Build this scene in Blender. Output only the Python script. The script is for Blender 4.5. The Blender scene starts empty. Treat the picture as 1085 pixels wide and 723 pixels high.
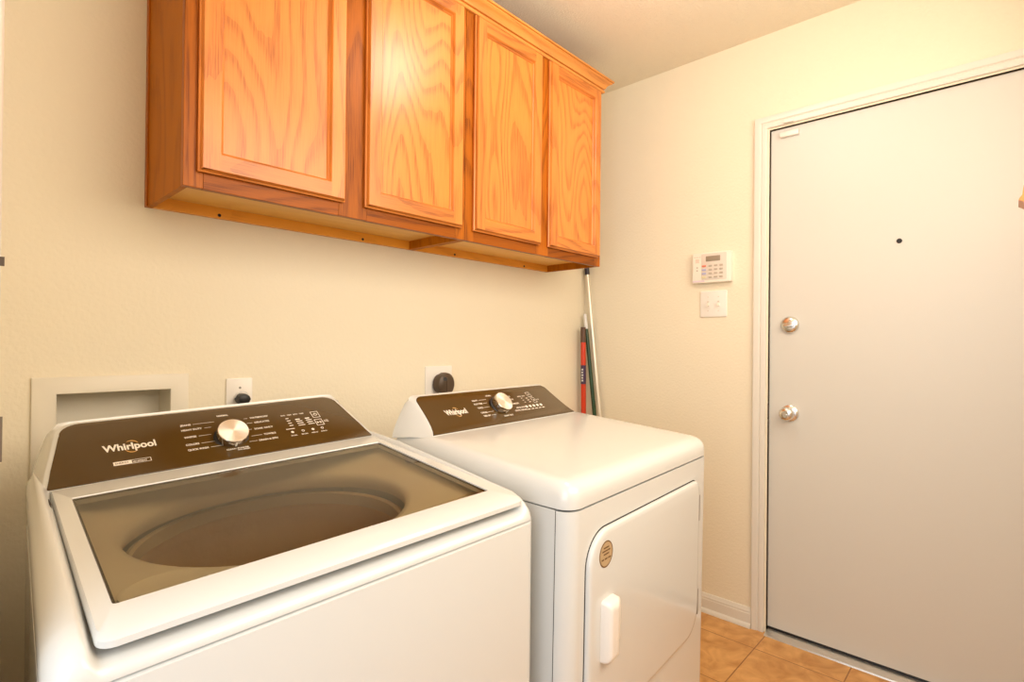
import bpy, bmesh, math, random
from mathutils import Vector, Matrix, Euler

random.seed(7)
scene = bpy.context.scene
COL = scene.collection

# ------------------------------------------------------------------ camera
CAM = Vector((-2.3228, -1.6550, 1.1706))
YAW, PITCH, ROLL, FPX = -0.818806, 0.0042436, -0.0100325, 569.105
fw = Vector((-math.sin(YAW) * math.cos(PITCH), math.cos(YAW) * math.cos(PITCH), math.sin(PITCH)))
rt = Vector((math.cos(YAW), math.sin(YAW), 0))
up = rt.cross(fw)
rt2 = rt * math.cos(ROLL) - up * math.sin(ROLL)
up2 = rt * math.sin(ROLL) + up * math.cos(ROLL)
cd = bpy.data.cameras.new('camera')
cam = bpy.data.objects.new('camera', cd)
COL.objects.link(cam)
m = Matrix((rt2, up2, -fw)).transposed().to_4x4()
m.translation = CAM
cam.matrix_world = m
cd.sensor_fit = 'HORIZONTAL'
cd.sensor_width = 36.0
cd.lens = FPX / 1085 * 36
cd.clip_start = 0.02
scene.camera = cam

# ------------------------------------------------------------------ light
scene.view_settings.view_transform = 'Standard'
scene.view_settings.look = 'None'
scene.view_settings.gamma = 1.0
scene.view_settings.exposure = 0.57
scene.view_settings.use_curve_mapping = False

w = bpy.data.worlds.new('world')
scene.world = w
w.use_nodes = True
w.node_tree.nodes['Background'].inputs[0].default_value = (0.80, 0.88, 1.0, 1)
w.node_tree.nodes['Background'].inputs[1].default_value = 0.6


def area(name, loc, target, sx, sy, power, color, shape='RECTANGLE'):
    l = bpy.data.lights.new(name, 'AREA')
    l.shape = shape
    l.size, l.size_y = sx, sy
    l.energy, l.color = power, color
    o = bpy.data.objects.new(name, l)
    COL.objects.link(o)
    o.location = loc
    o.rotation_euler = (Vector(target) - Vector(loc)).to_track_quat('-Z', 'Y').to_euler()
    return o


# the ceiling lamp of the room (above the frame), an added fill lamp standing in for bounce off the facing wall, and daylight from the doorway
def point(name, loc, r, power, color):
    l = bpy.data.lights.new(name, 'POINT')
    l.shadow_soft_size = r
    l.energy, l.color = power, color
    o = bpy.data.objects.new(name, l)
    COL.objects.link(o)
    o.location = loc


point('ceiling_lamp', (-1.02, -0.94, 2.32), 0.12, 6.2, (1.0, 0.95, 0.88))
area('bounce_fill', (-1.22, -1.95, 1.72), (-1.25, 0, 1.30), 1.5, 1.2, 21.5, (1.0, 0.90, 0.75))
area('doorway_daylight', (-3.05, -1.75, 1.5), (-0.6, -0.9, 1.2), 1.0, 1.6, 11, (0.90, 0.96, 1.0))


# ------------------------------------------------------------------ materials
def srgb(r, g, b):
    f = lambda c: (c / 255 / 12.92) if c / 255 <= 0.04045 else ((c / 255 + 0.055) / 1.055) ** 2.4
    return (f(r), f(g), f(b), 1)


def mat(name, col, rough=0.5, metal=0.0, spec=0.5, coat=0.0, bump=None, trans=0.0):
    mt = bpy.data.materials.new(name)
    mt.use_nodes = True
    nt = mt.node_tree
    b = nt.nodes['Principled BSDF']
    b.inputs['Base Color'].default_value = col
    b.inputs['Roughness'].default_value = rough
    b.inputs['Metallic'].default_value = metal
    b.inputs['Specular IOR Level'].default_value = spec
    b.inputs['Coat Weight'].default_value = coat
    b.inputs['Coat Roughness'].default_value = 0.08
    if bump:
        sc, st, dist = bump
        tc = nt.nodes.new('ShaderNodeTexCoord')
        n = nt.nodes.new('ShaderNodeTexNoise')
        n.inputs['Scale'].default_value = sc
        n.inputs['Detail'].default_value = 3
        bp = nt.nodes.new('ShaderNodeBump')
        bp.inputs['Strength'].default_value = st
        bp.inputs['Distance'].default_value = dist
        nt.links.new(tc.outputs['Object'], n.inputs['Vector'])
        nt.links.new(n.outputs['Fac'], bp.inputs['Height'])
        nt.links.new(bp.outputs['Normal'], b.inputs['Normal'])
    return mt


def oak(name, base, grain, vertical=True, strength=1.0, rough=0.36, cath=1.0):
    """open-grained oak running along z or along x: growth rings of a board cut near the heart, with fine pores"""
    mt = bpy.data.materials.new(name)
    mt.use_nodes = True
    nt = mt.node_tree
    L = nt.links.new

    def node(t, **kw):
        n = nt.nodes.new(t)
        for k, v in kw.items():
            setattr(n, k, v)
        return n

    def math_(op, a, b=None, c=None, clamp=False):
        n = node('ShaderNodeMath', operation=op, use_clamp=clamp)
        for i, q in enumerate((a, b, c)):
            if q is None:
                continue
            if isinstance(q, (int, float)):
                n.inputs[i].default_value = q
            else:
                L(q, n.inputs[i])
        return n.outputs[0]

    b = nt.nodes['Principled BSDF']
    b.inputs['Roughness'].default_value = rough
    b.inputs['Coat Weight'].default_value = 0.24
    b.inputs['Coat Roughness'].default_value = 0.22
    tc = node('ShaderNodeTexCoord')
    oi = node('ShaderNodeObjectInfo')
    sh = node('ShaderNodeVectorMath', operation='MULTIPLY_ADD')
    L(oi.outputs['Random'], sh.inputs[0])
    sh.inputs[1].default_value = (3.7, 2.3, 5.1)
    L(tc.outputs['Object'], sh.inputs[2])

    def stretched(k):
        mp = node('ShaderNodeMapping')
        L(sh.outputs[0], mp.inputs['Vector'])
        mp.inputs['Scale'].default_value = (1, 1, k) if vertical else (k, 1, 1)
        return mp.outputs[0]

    def noise(vec, scale, detail, dist=0.0):
        n = node('ShaderNodeTexNoise')
        n.inputs['Scale'].default_value = scale
        n.inputs['Detail'].default_value = detail
        n.inputs['Distortion'].default_value = dist
        L(vec, n.inputs['Vector'])
        return n.outputs['Fac']

    big = noise(stretched(0.22), 4.2, 1.0)
    small = noise(stretched(0.10), 30, 2.0)
    ring = math_('ADD', math_('MULTIPLY', big, 30 * cath), math_('MULTIPLY', small, 0.6))
    fr = math_('FRACT', ring)
    cr = node('ShaderNodeValToRGB')
    e = cr.color_ramp.elements
    e[0].position = 0.0; e[0].color = (0.85, 0.85, 0.85, 1)
    e[1].position = 1.0; e[1].color = (0.30, 0.30, 0.30, 1)
    q = e.new(0.16); q.color = (0.95, 0.95, 0.95, 1)
    q = e.new(0.42); q.color = (0.18, 0.18, 0.18, 1)
    q = e.new(0.80); q.color = (0.0, 0.0, 0.0, 1)
    L(fr, cr.inputs[0])
    pores = noise(stretched(0.035), 330, 3.0)
    mr = node('ShaderNodeMapRange')
    mr.inputs[1].default_value = 0.42; mr.inputs[2].default_value = 0.66
    L(pores, mr.inputs[0])
    por = mr.outputs[0]
    # pores gather in the ring lines
    fac = math_('MULTIPLY', math_('ADD', math_('MULTIPLY', cr.outputs[0], math_('MULTIPLY_ADD', por, 0.55, 0.45)), math_('MULTIPLY', por, 0.20)), strength, clamp=True)
    mc = node('ShaderNodeMix', data_type='RGBA')
    L(fac, mc.inputs[0])
    mc.inputs[6].default_value = base
    mc.inputs[7].default_value = grain
    hv = node('ShaderNodeHueSaturation')
    r2 = node('ShaderNodeMapRange')
    r2.inputs[3].default_value = 0.90; r2.inputs[4].default_value = 1.07
    L(oi.outputs['Random'], r2.inputs[0])
    L(r2.outputs[0], hv.inputs['Value'])
    L(mc.outputs[2], hv.inputs['Color'])
    L(hv.outputs[0], b.inputs['Base Color'])
    bp = node('ShaderNodeBump', invert=True)
    bp.inputs['Strength'].default_value = 0.10
    bp.inputs['Distance'].default_value = 0.0005
    L(fac, bp.inputs['Height'])
    L(bp.outputs[0], b.inputs['Normal'])
    return mt


M = {}
M['wall'] = mat('wall_paint', (0.845, 0.76, 0.59, 1), 0.55, bump=(95, 0.35, 0.004), spec=0.3)
M['ceiling'] = mat('ceiling_texture', (0.84, 0.77, 0.62, 1), 0.9, bump=(150, 0.55, 0.005), spec=0.1)
M['trim'] = mat('trim_paint', (0.76, 0.72, 0.64, 1), 0.35)
M['door'] = mat('door_paint', (0.68, 0.66, 0.60, 1), 0.42, bump=(30, 0.04, 0.002))
M['white'] = mat('appliance_enamel', (0.70, 0.695, 0.66, 1), 0.22, coat=0.4)
M['plastic'] = mat('white_plastic', (0.86, 0.81, 0.74, 1), 0.35)
M['ivory'] = mat('keypad_plastic', (0.85, 0.79, 0.68, 1), 0.4)
M['keyface'] = mat('keypad_face', (0.72, 0.64, 0.55, 1), 0.4)
M['panel'] = mat('bronze_panel', (0.078, 0.040, 0.008, 1), 0.16, spec=0.42, coat=0.0)
M['print'] = mat('printed_white', (0.85, 0.78, 0.68, 1), 0.5)
M['gold'] = mat('gold_swoosh', (0.62, 0.33, 0.08, 1), 0.4)
M['black'] = mat('black_rubber', (0.012, 0.010, 0.009, 1), 0.45)
M['shadowgap'] = mat('dark_gap_and_gasket', (0.03, 0.024, 0.018, 1), 0.8)  # near-black for painted seam shade, the glass gasket and the lid hinge
M['chrome'] = mat('satin_nickel', (0.76, 0.75, 0.72, 1), 0.24, metal=1)
M['polish'] = mat('polished_chrome', (0.62, 0.56, 0.48, 1), 0.1, metal=1)
M['steel'] = mat('basket_steel', (0.76, 0.54, 0.26, 1), 0.42, metal=0.3, bump=(60, 0.25, 0.004))
M['ring'] = mat('balance_ring_plastic', (0.50, 0.40, 0.26, 1), 0.45)
M['tub'] = mat('tub_plastic', (0.74, 0.70, 0.60, 1), 0.4)
M['impeller'] = mat('wash_plate', (0.30, 0.17, 0.06, 1), 0.45)
M['alu'] = mat('threshold_aluminium', (0.72, 0.70, 0.66, 1), 0.3, metal=0.9)
M['plug'] = mat('brown_plug_rubber', (0.075, 0.045, 0.024, 1), 0.4)
M['red'] = mat('red_pole_paint', (0.62, 0.045, 0.012, 1), 0.3)
M['green'] = mat('green_pole_paint', (0.010, 0.048, 0.015, 1), 0.35)
M['cap'] = mat('navy_cap', (0.020, 0.016, 0.030, 1), 0.4)
M['redcap'] = mat('dark_red_grip', (0.11, 0.055, 0.032, 1), 0.5)
M['polewhite'] = mat('pale_pole_metal', (0.80, 0.74, 0.62, 1), 0.25, metal=0.35)
M['tipwhite'] = mat('white_pole_tip', (0.74, 0.73, 0.70, 1), 0.35)
M['label'] = mat('pole_label', (0.05, 0.025, 0.07, 1), 0.4)
M['lcd'] = mat('lcd_glass', (0.31, 0.255, 0.185, 1), 0.3)
M['key'] = mat('rubber_key', (0.50, 0.43, 0.34, 1), 0.6)
M['keyred'] = mat('red_key', (0.75, 0.22, 0.13, 1), 0.5)
M['keyblue'] = mat('blue_key', (0.42, 0.42, 0.62, 1), 0.5)
M['keyyel'] = mat('yellow_key', (0.72, 0.66, 0.40, 1), 0.5)
M['pinkprint'] = mat('pink_print', (0.75, 0.40, 0.30, 1), 0.5)
M['lilac'] = mat('lilac_sticker', (0.72, 0.60, 0.66, 1), 0.5)
M['sticker'] = mat('tan_sticker', (0.50, 0.35, 0.19, 1), 0.4)
M['stickerink'] = mat('brown_ink', (0.16, 0.08, 0.02, 1), 0.5)
M['grey'] = mat('grey_metal', (0.30, 0.27, 0.24, 1), 0.4, metal=0.6)
M['strip'] = mat('brown_weather_strip', (0.30, 0.19, 0.10, 1), 0.8)
M['strike'] = mat('bronze_strike', (0.15, 0.105, 0.065, 1), 0.5, metal=0.3)
M['boxin'] = mat('outlet_box_plastic', (0.78, 0.72, 0.60, 1), 0.45)
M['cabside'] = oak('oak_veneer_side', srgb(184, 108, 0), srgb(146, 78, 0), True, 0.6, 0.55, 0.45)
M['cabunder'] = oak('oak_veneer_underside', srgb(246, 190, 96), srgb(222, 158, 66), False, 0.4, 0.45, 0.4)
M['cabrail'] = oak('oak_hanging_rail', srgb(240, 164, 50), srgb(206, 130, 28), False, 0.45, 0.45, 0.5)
M['oakv'] = oak('oak_upright_grain', srgb(222, 134, 54), srgb(160, 78, 20), True, 0.7, 0.36, 0.45)
M['oakh'] = oak('oak_level_grain', srgb(214, 128, 50), srgb(146, 72, 18), False, 0.75, 0.36, 0.5)
M['oakpanel'] = oak('oak_panel_flame', srgb(228, 140, 58), srgb(164, 82, 22), True, 0.74, 0.34, 0.8)
M['oakframe'] = oak('oak_frame_level', srgb(160, 84, 10), srgb(100, 46, 3), False, 0.8, 0.38, 0.5)  # darker than the uprights, undershadow of the bottom rail put into the colour
M['oakframev'] = oak('oak_frame_upright', srgb(182, 100, 20), srgb(118, 56, 6), True, 0.8, 0.38, 0.5)
M['crown'] = oak('oak_crown', srgb(224, 148, 66), srgb(170, 92, 30), False, 0.5, 0.38, 0.4)
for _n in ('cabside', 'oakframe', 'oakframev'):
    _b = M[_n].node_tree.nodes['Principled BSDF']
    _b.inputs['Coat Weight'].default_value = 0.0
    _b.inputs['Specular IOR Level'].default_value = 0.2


def brushed():
    mt = mat('brushed_dial', (1.0, 0.96, 0.88, 1), 0.40, metal=1)
    nt = mt.node_tree
    b = nt.nodes['Principled BSDF']
    b.inputs['Anisotropic'].default_value = 0.85
    t = nt.nodes.new('ShaderNodeTangent')
    t.direction_type = 'RADIAL'; t.axis = 'Z'
    nt.links.new(t.outputs[0], b.inputs['Tangent'])
    return mt


def lid_glass():
    mt = bpy.data.materials.new('tinted_lid_glass')
    mt.use_nodes = True
    nt = mt.node_tree
    nt.nodes.remove(nt.nodes['Principled BSDF'])
    tr = nt.nodes.new('ShaderNodeBsdfTransparent'); tr.inputs[0].default_value = (0.80, 0.73, 0.58, 1)
    gl = nt.nodes.new('ShaderNodeBsdfGlossy'); gl.inputs[0].default_value = (0.95, 0.92, 0.86, 1); gl.inputs['Roughness'].default_value = 0.02
    fr = nt.nodes.new('ShaderNodeFresnel'); fr.inputs[0].default_value = 1.40
    mx = nt.nodes.new('ShaderNodeMixShader')
    nt.links.new(fr.outputs[0], mx.inputs[0])
    nt.links.new(tr.outputs[0], mx.inputs[1])
    nt.links.new(gl.outputs[0], mx.inputs[2])
    nt.links.new(mx.outputs[0], nt.nodes['Material Output'].inputs[0])
    return mt


def tiles():
    mt = mat('terracotta_tile', (1, 1, 1, 1), 0.35)
    nt = mt.node_tree
    L = nt.links.new
    b = nt.nodes['Principled BSDF']
    tc = nt.nodes.new('ShaderNodeTexCoord')
    mp = nt.nodes.new('ShaderNodeMapping')
    mp.inputs['Location'].default_value = (0.156 + 3.0, 0.926 + 3.0, 0)
    L(tc.outputs['Object'], mp.inputs['Vector'])
    br = nt.nodes.new('ShaderNodeTexBrick')
    br.offset = 0.0
    br.inputs['Scale'].default_value = 1.0
    br.inputs['Brick Width'].default_value = 0.3
    br.inputs['Row Height'].default_value = 0.3
    br.inputs['Mortar Size'].default_value = 0.0022
    br.inputs['Mortar Smooth'].default_value = 0.2
    L(mp.outputs[0], br.inputs['Vector'])
    n = nt.nodes.new('ShaderNodeTexNoise')
    n.inputs['Scale'].default_value = 11
    n.inputs['Detail'].default_value = 6
    n.inputs['Distortion'].default_value = 1.2
    L(tc.outputs['Object'], n.inputs['Vector'])
    cr = nt.nodes.new('ShaderNodeValToRGB')
    cr.color_ramp.elements[0].position = 0.3; cr.color_ramp.elements[0].color = srgb(186, 128, 64)
    cr.color_ramp.elements[1].position = 0.72; cr.color_ramp.elements[1].color = srgb(228, 174, 108)
    L(n.outputs['Fac'], cr.inputs[0])
    mx = nt.nodes.new('ShaderNodeMix'); mx.data_type = 'RGBA'
    L(br.outputs['Fac'], mx.inputs[0])
    L(cr.outputs[0], mx.inputs[6])
    mx.inputs[7].default_value = srgb(150, 98, 48)
    L(mx.outputs[2], b.inputs['Base Color'])
    bp = nt.nodes.new('ShaderNodeBump'); bp.inputs['Strength'].default_value = 0.5; bp.inputs['Distance'].default_value = 0.002
    bp.invert = True
    L(br.outputs['Fac'], bp.inputs['Height'])
    L(bp.outputs[0], b.inputs['Normal'])
    return mt


M['dial'] = brushed()
M['lidglass'] = lid_glass()
M['floor'] = tiles()


# ------------------------------------------------------------------ mesh helpers
class MB:
    def __init__(self, off=(0, 0, 0), fn=None):
        self.v, self.f, self.off, self.fn = [], [], Vector(off), fn

    def add(self, vs, fs):
        b = len(self.v)
        self.v += [Vector(p) for p in vs]
        self.f += [tuple(i + b for i in f) for f in fs]
        return self

    def bm(self, bm):
        bm.verts.ensure_lookup_table()
        bm.verts.index_update()
        r = self.add([x.co.copy() for x in bm.verts], [tuple(x.index for x in f.verts) for f in bm.faces])
        bm.free()
        return r

    def box(self, x0, x1, y0, y1, z0, z1, bev=0.0, seg=2):
        bm = bmesh.new()
        bmesh.ops.create_cube(bm, size=1)
        for v in bm.verts:
            v.co = Vector(((x0 + x1) / 2 + v.co.x * (x1 - x0), (y0 + y1) / 2 + v.co.y * (y1 - y0), (z0 + z1) / 2 + v.co.z * (z1 - z0)))
        if bev:
            bmesh.ops.bevel(bm, geom=bm.edges[:], offset=bev, segments=seg, profile=0.5, affect='EDGES')
        return self.bm(bm)

    def loft(self, rings, closed=True, caps=True):
        n = len(rings[0])
        vs = [p for r in rings for p in r]
        fs = []
        for i in range(len(rings) - 1):
            for j in range(n if closed else n - 1):
                k = (j + 1) % n
                fs.append((i * n + j, i * n + k, (i + 1) * n + k, (i + 1) * n + j))
        if caps:
            fs.append(tuple(reversed(range(n))))
            fs.append(tuple((len(rings) - 1) * n + j for j in range(n)))
        return self.add(vs, fs)

    def lathe(self, prof, origin, axis, seg=32):
        """prof: (radius, height) pairs along axis"""
        a = Vector(axis).normalized()
        t = a.orthogonal().normalized()
        s = a.cross(t)
        o = Vector(origin)
        rings = [[o + a * h + (t * math.cos(2 * math.pi * k / seg) + s * math.sin(2 * math.pi * k / seg)) * max(r, 1e-5) for k in range(seg)] for r, h in prof]
        return self.loft(rings)

    def tube(self, pts, r, seg=12):
        pts = [Vector(p) for p in pts]
        rr = r if isinstance(r, (list, tuple)) else [r] * len(pts)
        rings = []
        t0 = None
        for i, p in enumerate(pts):
            d = (pts[min(i + 1, len(pts) - 1)] - pts[max(i - 1, 0)]).normalized()
            t = d.orthogonal().normalized() if t0 is None else (t0 - d * t0.dot(d)).normalized()
            t0 = t
            s = d.cross(t)
            rings.append([p + (t * math.cos(2 * math.pi * k / seg) + s * math.sin(2 * math.pi * k / seg)) * rr[i] for k in range(seg)])
        return self.loft(rings)

    def prism(self, outline, fn, h0, h1, bev=0.0):
        """outline of 2-D points; fn(a, b, h) gives the 3-D point"""
        if bev:
            def inset(d):
                n = len(outline); out = []
                for i in range(n):
                    p0, p1, p2 = Vector(outline[i - 1]), Vector(outline[i]), Vector(outline[(i + 1) % n])
                    e1, e2 = (p1 - p0), (p2 - p1)
                    n1 = Vector((-e1.y, e1.x)).normalized() if e1.length > 1e-9 else Vector((0, 0))
                    n2 = Vector((-e2.y, e2.x)).normalized() if e2.length > 1e-9 else Vector((0, 0))
                    nn = n1 + n2
                    nn = nn.normalized() if nn.length > 1e-9 else n1
                    out.append(p1 + nn * d)
                return out
            s = sum(outline[i - 1][0] * outline[i][1] - outline[i][0] * outline[i - 1][1] for i in range(len(outline)))
            sg = 1 if s > 0 else -1
            rings = [[fn(a, b, h0) for a, b in outline], [fn(a, b, h1 - bev) for a, b in outline]]
            rings.append([fn(a, b, h1 - bev * 0.3) for a, b in inset(sg * bev * 0.3)])
            rings.append([fn(a, b, h1) for a, b in inset(sg * bev)])
        else:
            rings = [[fn(a, b, h0) for a, b in outline], [fn(a, b, h1) for a, b in outline]]
        return self.loft(rings)

    def build(self, name, material, parent=None, smooth=35, recalc=True):
        me = bpy.data.meshes.new(name)
        vs = [self.fn(p) if self.fn else p for p in self.v]
        me.from_pydata([tuple(p - self.off) for p in vs], [], self.f)
        me.validate()
        bm = bmesh.new(); bm.from_mesh(me)
        if recalc:
            bmesh.ops.recalc_face_normals(bm, faces=bm.faces[:])
        bm.to_mesh(me); bm.free()
        me.materials.append(material)
        if smooth:
            me.polygons.foreach_set('use_smooth', [True] * len(me.polygons))
            me.set_sharp_from_angle(angle=math.radians(smooth))
        o = bpy.data.objects.new(name, me)
        COL.objects.link(o)
        if parent:
            o.parent = parent
        return o


def rrect(x0, x1, z0, z1, r, seg=6):
    """rounded rectangle; r = one radius or (bl, br, tr, tl)"""
    if not isinstance(r, (list, tuple)):
        r = (r,) * 4
    pts = []
    for (cx, cy, rad, a0) in ((x0 + r[0], z0 + r[0], r[0], 180), (x1 - r[1], z0 + r[1], r[1], 270), (x1 - r[2], z1 - r[2], r[2], 0), (x0 + r[3], z1 - r[3], r[3], 90)):
        if rad <= 1e-6:
            pts.append((cx, cy)); continue
        for k in range(seg + 1):
            a = math.radians(a0 + 90 * k / seg)
            pts.append((cx + rad * math.cos(a), cy + rad * math.sin(a)))
    return pts


def tag(o, label=None, cat=None, group=None, kind=None):
    for k, v in (('label', label), ('category', cat), ('group', group), ('kind', kind)):
        if v:
            o[k] = v
    return o


def empty(name, loc, label, cat, rot=(0, 0, 0), group=None):
    o = bpy.data.objects.new(name, None)
    o.empty_display_size = 0.05
    COL.objects.link(o)
    o.location = loc
    o.rotation_euler = rot
    return tag(o, label, cat, group)


def copy_obj(o, parent):
    c = o.copy()
    COL.objects.link(c)
    c.parent = parent
    return c


def text_bm(mb, body, x0, x1, ybase, height, fn, bold=0.0, depth=0.0004):
    """lettering fitted to x0..x1 with the given capital height; fn(a, b, h) maps to 3-D"""
    cu = bpy.data.curves.new('lettering', 'FONT')
    cu.body = body
    cu.size = 1.0
    cu.offset = bold
    cu.resolution_u = 4
    o = bpy.data.objects.new('lettering', cu)
    COL.objects.link(o)
    dg = bpy.context.evaluated_depsgraph_get()
    me = bpy.data.meshes.new_from_object(o.evaluated_get(dg))
    xs = [v.co.x for v in me.vertices]
    a0, a1 = min(xs), max(xs)
    sx = (x1 - x0) / (a1 - a0)
    sy = height / 0.70
    mb.add([fn(x0 + (v.co.x - a0) * sx, ybase + v.co.y * sy, depth) for v in me.vertices], [tuple(p.vertices) for p in me.polygons])
    bpy.data.objects.remove(o)
    bpy.data.curves.remove(cu)
    bpy.data.meshes.remove(me)


# ------------------------------------------------------------------ the room
H = 2.4544
XL, YF = -2.293, -2.02          # inner faces of the left and front walls
DY0, DY1, DZ = -0.9185, -1.8405, 2.0545   # clear opening of the door in the right wall
HX0, HX1, HZ0, HZ1 = -2.131, -1.895, 0.80, 1.040   # hole for the outlet box


def struct(o, label):
    return tag(o, label, None, None, 'structure')


mb = MB()
mb.box(XL - 0.12, HX0, 0, 0.14, 0, H); mb.box(HX1, 0.14, 0, 0.14, 0, H)
mb.box(HX0, HX1, 0, 0.14, 0, HZ0); mb.box(HX0, HX1, 0, 0.14, HZ1, H)
struct(mb.build('wall_back', M['wall'], smooth=0), 'cream textured wall behind the washer and dryer')
mb = MB()
mb.box(0, 0.14, DY0, 0, 0, H); mb.box(0, 0.14, YF - 0.12, DY1, 0, H); mb.box(0, 0.14, DY1, DY0, DZ, H)
struct(mb.build('wall_right', M['wall'], smooth=0), 'cream textured wall holding the white door')
LY0, LY1, LZ = -0.92, -1.93, 2.06
mb = MB()
mb.box(XL - 0.12, XL, LY0, 0, 0, H); mb.box(XL - 0.12, XL, YF - 0.12, LY1, 0, H); mb.box(XL - 0.12, XL, LY1, LY0, LZ, H)
struct(mb.build('wall_left', M['wall'], smooth=0), 'cream wall with the doorway at the left edge')
struct(MB().box(XL - 0.12, 0.14, YF - 0.12, YF, 0, H).build('wall_front', M['wall'], smooth=0), 'cream wall facing the machines')
struct(MB().box(XL - 1.6, 0.3, YF - 0.12, 0.14, -0.06, 0).build('floor', M['floor'], smooth=0), 'orange brown ceramic tile floor')
struct(MB().box(XL - 0.12, 0.14, YF - 0.12, 0.14, H, H + 0.05).build('ceiling', M['ceiling'], smooth=0), 'tan spray textured ceiling')

# baseboards: square board with a rounded shoe
def base_prof():
    return [(0, 0), (0.022, 0), (0.0215, 0.006), (0.018, 0.013), (0.012, 0.018), (0.0115, 0.056), (0.010, 0.058), (0.010, 0.066), (0.007, 0.070), (0.0065, 0.076), (0.004, 0.080), (0, 0.080)]
mb = MB()
mb.loft([[Vector((-d, y, z)) for d, z in base_prof()] for y in (-0.8622, -0.0005)])
struct(mb.build('baseboard_right', M['trim']), 'white baseboard between the dryer and the door casing')
mb = MB()
mb.loft([[Vector((x, -d, z)) for d, z in base_prof()] for x in (XL + 0.001, -0.024)])
struct(mb.build('baseboard_back', M['trim']), 'white baseboard along the wall behind the machines')

# door casing, mitred round the opening
def casing(mb, side, plane, ya, yb, zt):
    prof = [(0, 0), (0, 0.009), (0.005, 0.0115), (0.018, 0.0115), (0.022, 0.0085), (0.026, 0.0130), (0.042, 0.0165), (0.0465, 0.0155), (0.0485, 0.011), (0.0485, 0)]
    path = [(ya, 0, 1), (ya, zt, 1), (yb, zt, -1), (yb, 0, -1)]
    rings = []
    for i, (y, z, s) in enumerate(path):
        rings.append([Vector((plane + side * h, y + s * d, z + (d if i in (1, 2) else 0))) for d, h in prof])
    mb.loft(rings)
mb = MB()
casing(mb, -1, 0, DY0 + 0.0075, DY1 - 0.0075, DZ + 0.0075)
# jamb lining and stop
mb.box(0.0005, 0.128, DY0 - 0.0, DY0 + 0.014, 0, DZ + 0.014)
mb.box(0.0005, 0.128, DY1 - 0.014, DY1, 0, DZ + 0.014)
mb.box(0.0005, 0.128, DY1, DY0, DZ, DZ + 0.014)
tr = struct(mb.build('trim_1', M['trim']), 'white moulded casing around the door')
mb = MB()
mb.box(0.0138, 0.034, DY0 - 0.0017, DY0 - 0.0002, 0.02, DZ - 0.0002); mb.box(0.0138, 0.034, DY1 + 0.0002, DY1 + 0.0032, 0.02, DZ - 0.0002)
mb.box(0.0138, 0.034, DY1 + 0.003, DY0 - 0.003, DZ - 0.0018, DZ - 0.0002)
mb.build('weather_strip', M['strip'], tr)
mb = MB().box(-0.0012, 0.030, DY0 - 0.0016, DY0 - 0.0002, 0.870, 0.935)
tag(mb.build('strike_plate', M['plug'], tr), 'dark bronze strike plate')

mb = MB()
mb.prism([(-0.034, 0.0), (-0.031, 0.005), (-0.012, 0.0105), (-0.004, 0.013), (0.060, 0.013), (0.060, 0.0)], lambda a, b, h: Vector((a, h, b)), DY1 + 0.002, DY0 - 0.002)
tag(mb.build('door_threshold', M['alu']), 'silver metal threshold strip under the white door', 'threshold')

# the door itself
YD0, YD1 = DY0 - 0.0019, DY1 + 0.0035
d1 = MB().box(0.012, 0.055, YD1, YD0, 0.024, 2.0525, 0.0012, 1).build('door_1', M['door'])
struct(d1, 'plain white door in the right wall')
MB().box(0.016, 0.051, YD1 + 0.002, YD0 - 0.002, 0.0135, 0.0242).build('door_sweep', M['black'], d1)
# knob on a rose
kx, ky, kz = 0.012, -0.9995, 0.902
kn = MB().lathe([(0.0, 0), (0.0325, 0), (0.0335, 0.003), (0.032, 0.007), (0.027, 0.010), (0.018, 0.0125), (0.0, 0.0125)], (kx, ky, kz), (-1, 0, 0)).build('knob_rose', M['chrome'], d1)
MB().lathe([(0.0, 0.010), (0.0125, 0.010), (0.0115, 0.022), (0.013, 0.029), (0.021, 0.034), (0.0265, 0.041), (0.0275, 0.049), (0.025, 0.056), (0.019, 0.061), (0.0125, 0.0625), (0.0115, 0.0605), (0.0, 0.0600)], (kx, ky, kz), (-1, 0, 0)).build('door_knob', M['chrome'], kn)
MB().prism(rrect(-0.008, 0.008, -0.0022, 0.0022, 0.002, 3), lambda a, b, h: Vector((kx - h, ky + a * 0.9, kz + b + a * 0.2)), 0.0595, 0.0655, 0.0008).build('turn_button', M['chrome'], kn)
by, bz = -0.9985, 1.2555
db = MB().lathe([(0.0, 0), (0.0330, 0), (0.0340, 0.003), (0.0335, 0.008), (0.030, 0.013), (0.022, 0.017), (0.010, 0.0188), (0.0, 0.019)], (kx, by, bz), (-1, 0, 0)).build('deadbolt', M['chrome'], d1)
MB().prism(rrect(-0.019, 0.019, -0.0052, 0.0052, 0.005, 4), lambda a, b, h: Vector((kx - h, by + a, bz - 0.004 + b - a * 0.10)), 0.014, 0.030, 0.002).build('thumb_turn', M['chrome'], db)
MB().lathe([(0.0, 0), (0.0085, 0), (0.0085, 0.0025), (0.0065, 0.004), (0.0055, 0.0025), (0.0, 0.0025)], (kx, -1.3545, 1.549), (-1, 0, 0), 20).build('peephole', M['black'], d1)
# the two halves of the alarm contact
c1 = MB().box(-0.003, 0.0118, -1.0265, -0.957, 2.0135, 2.0340, 0.003).build('alarm_contact', M['plastic'])
tag(c1, 'small white alarm contact bar on the top corner of the door', 'alarm contact')
c2 = MB().box(-0.0240, -0.0118, -1.0130, -0.9780, 2.0615, 2.0715, 0.002).build('alarm_contact', M['plastic'])
tag(c2, 'smaller alarm contact block on the casing above the door edge', 'alarm contact')

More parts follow.
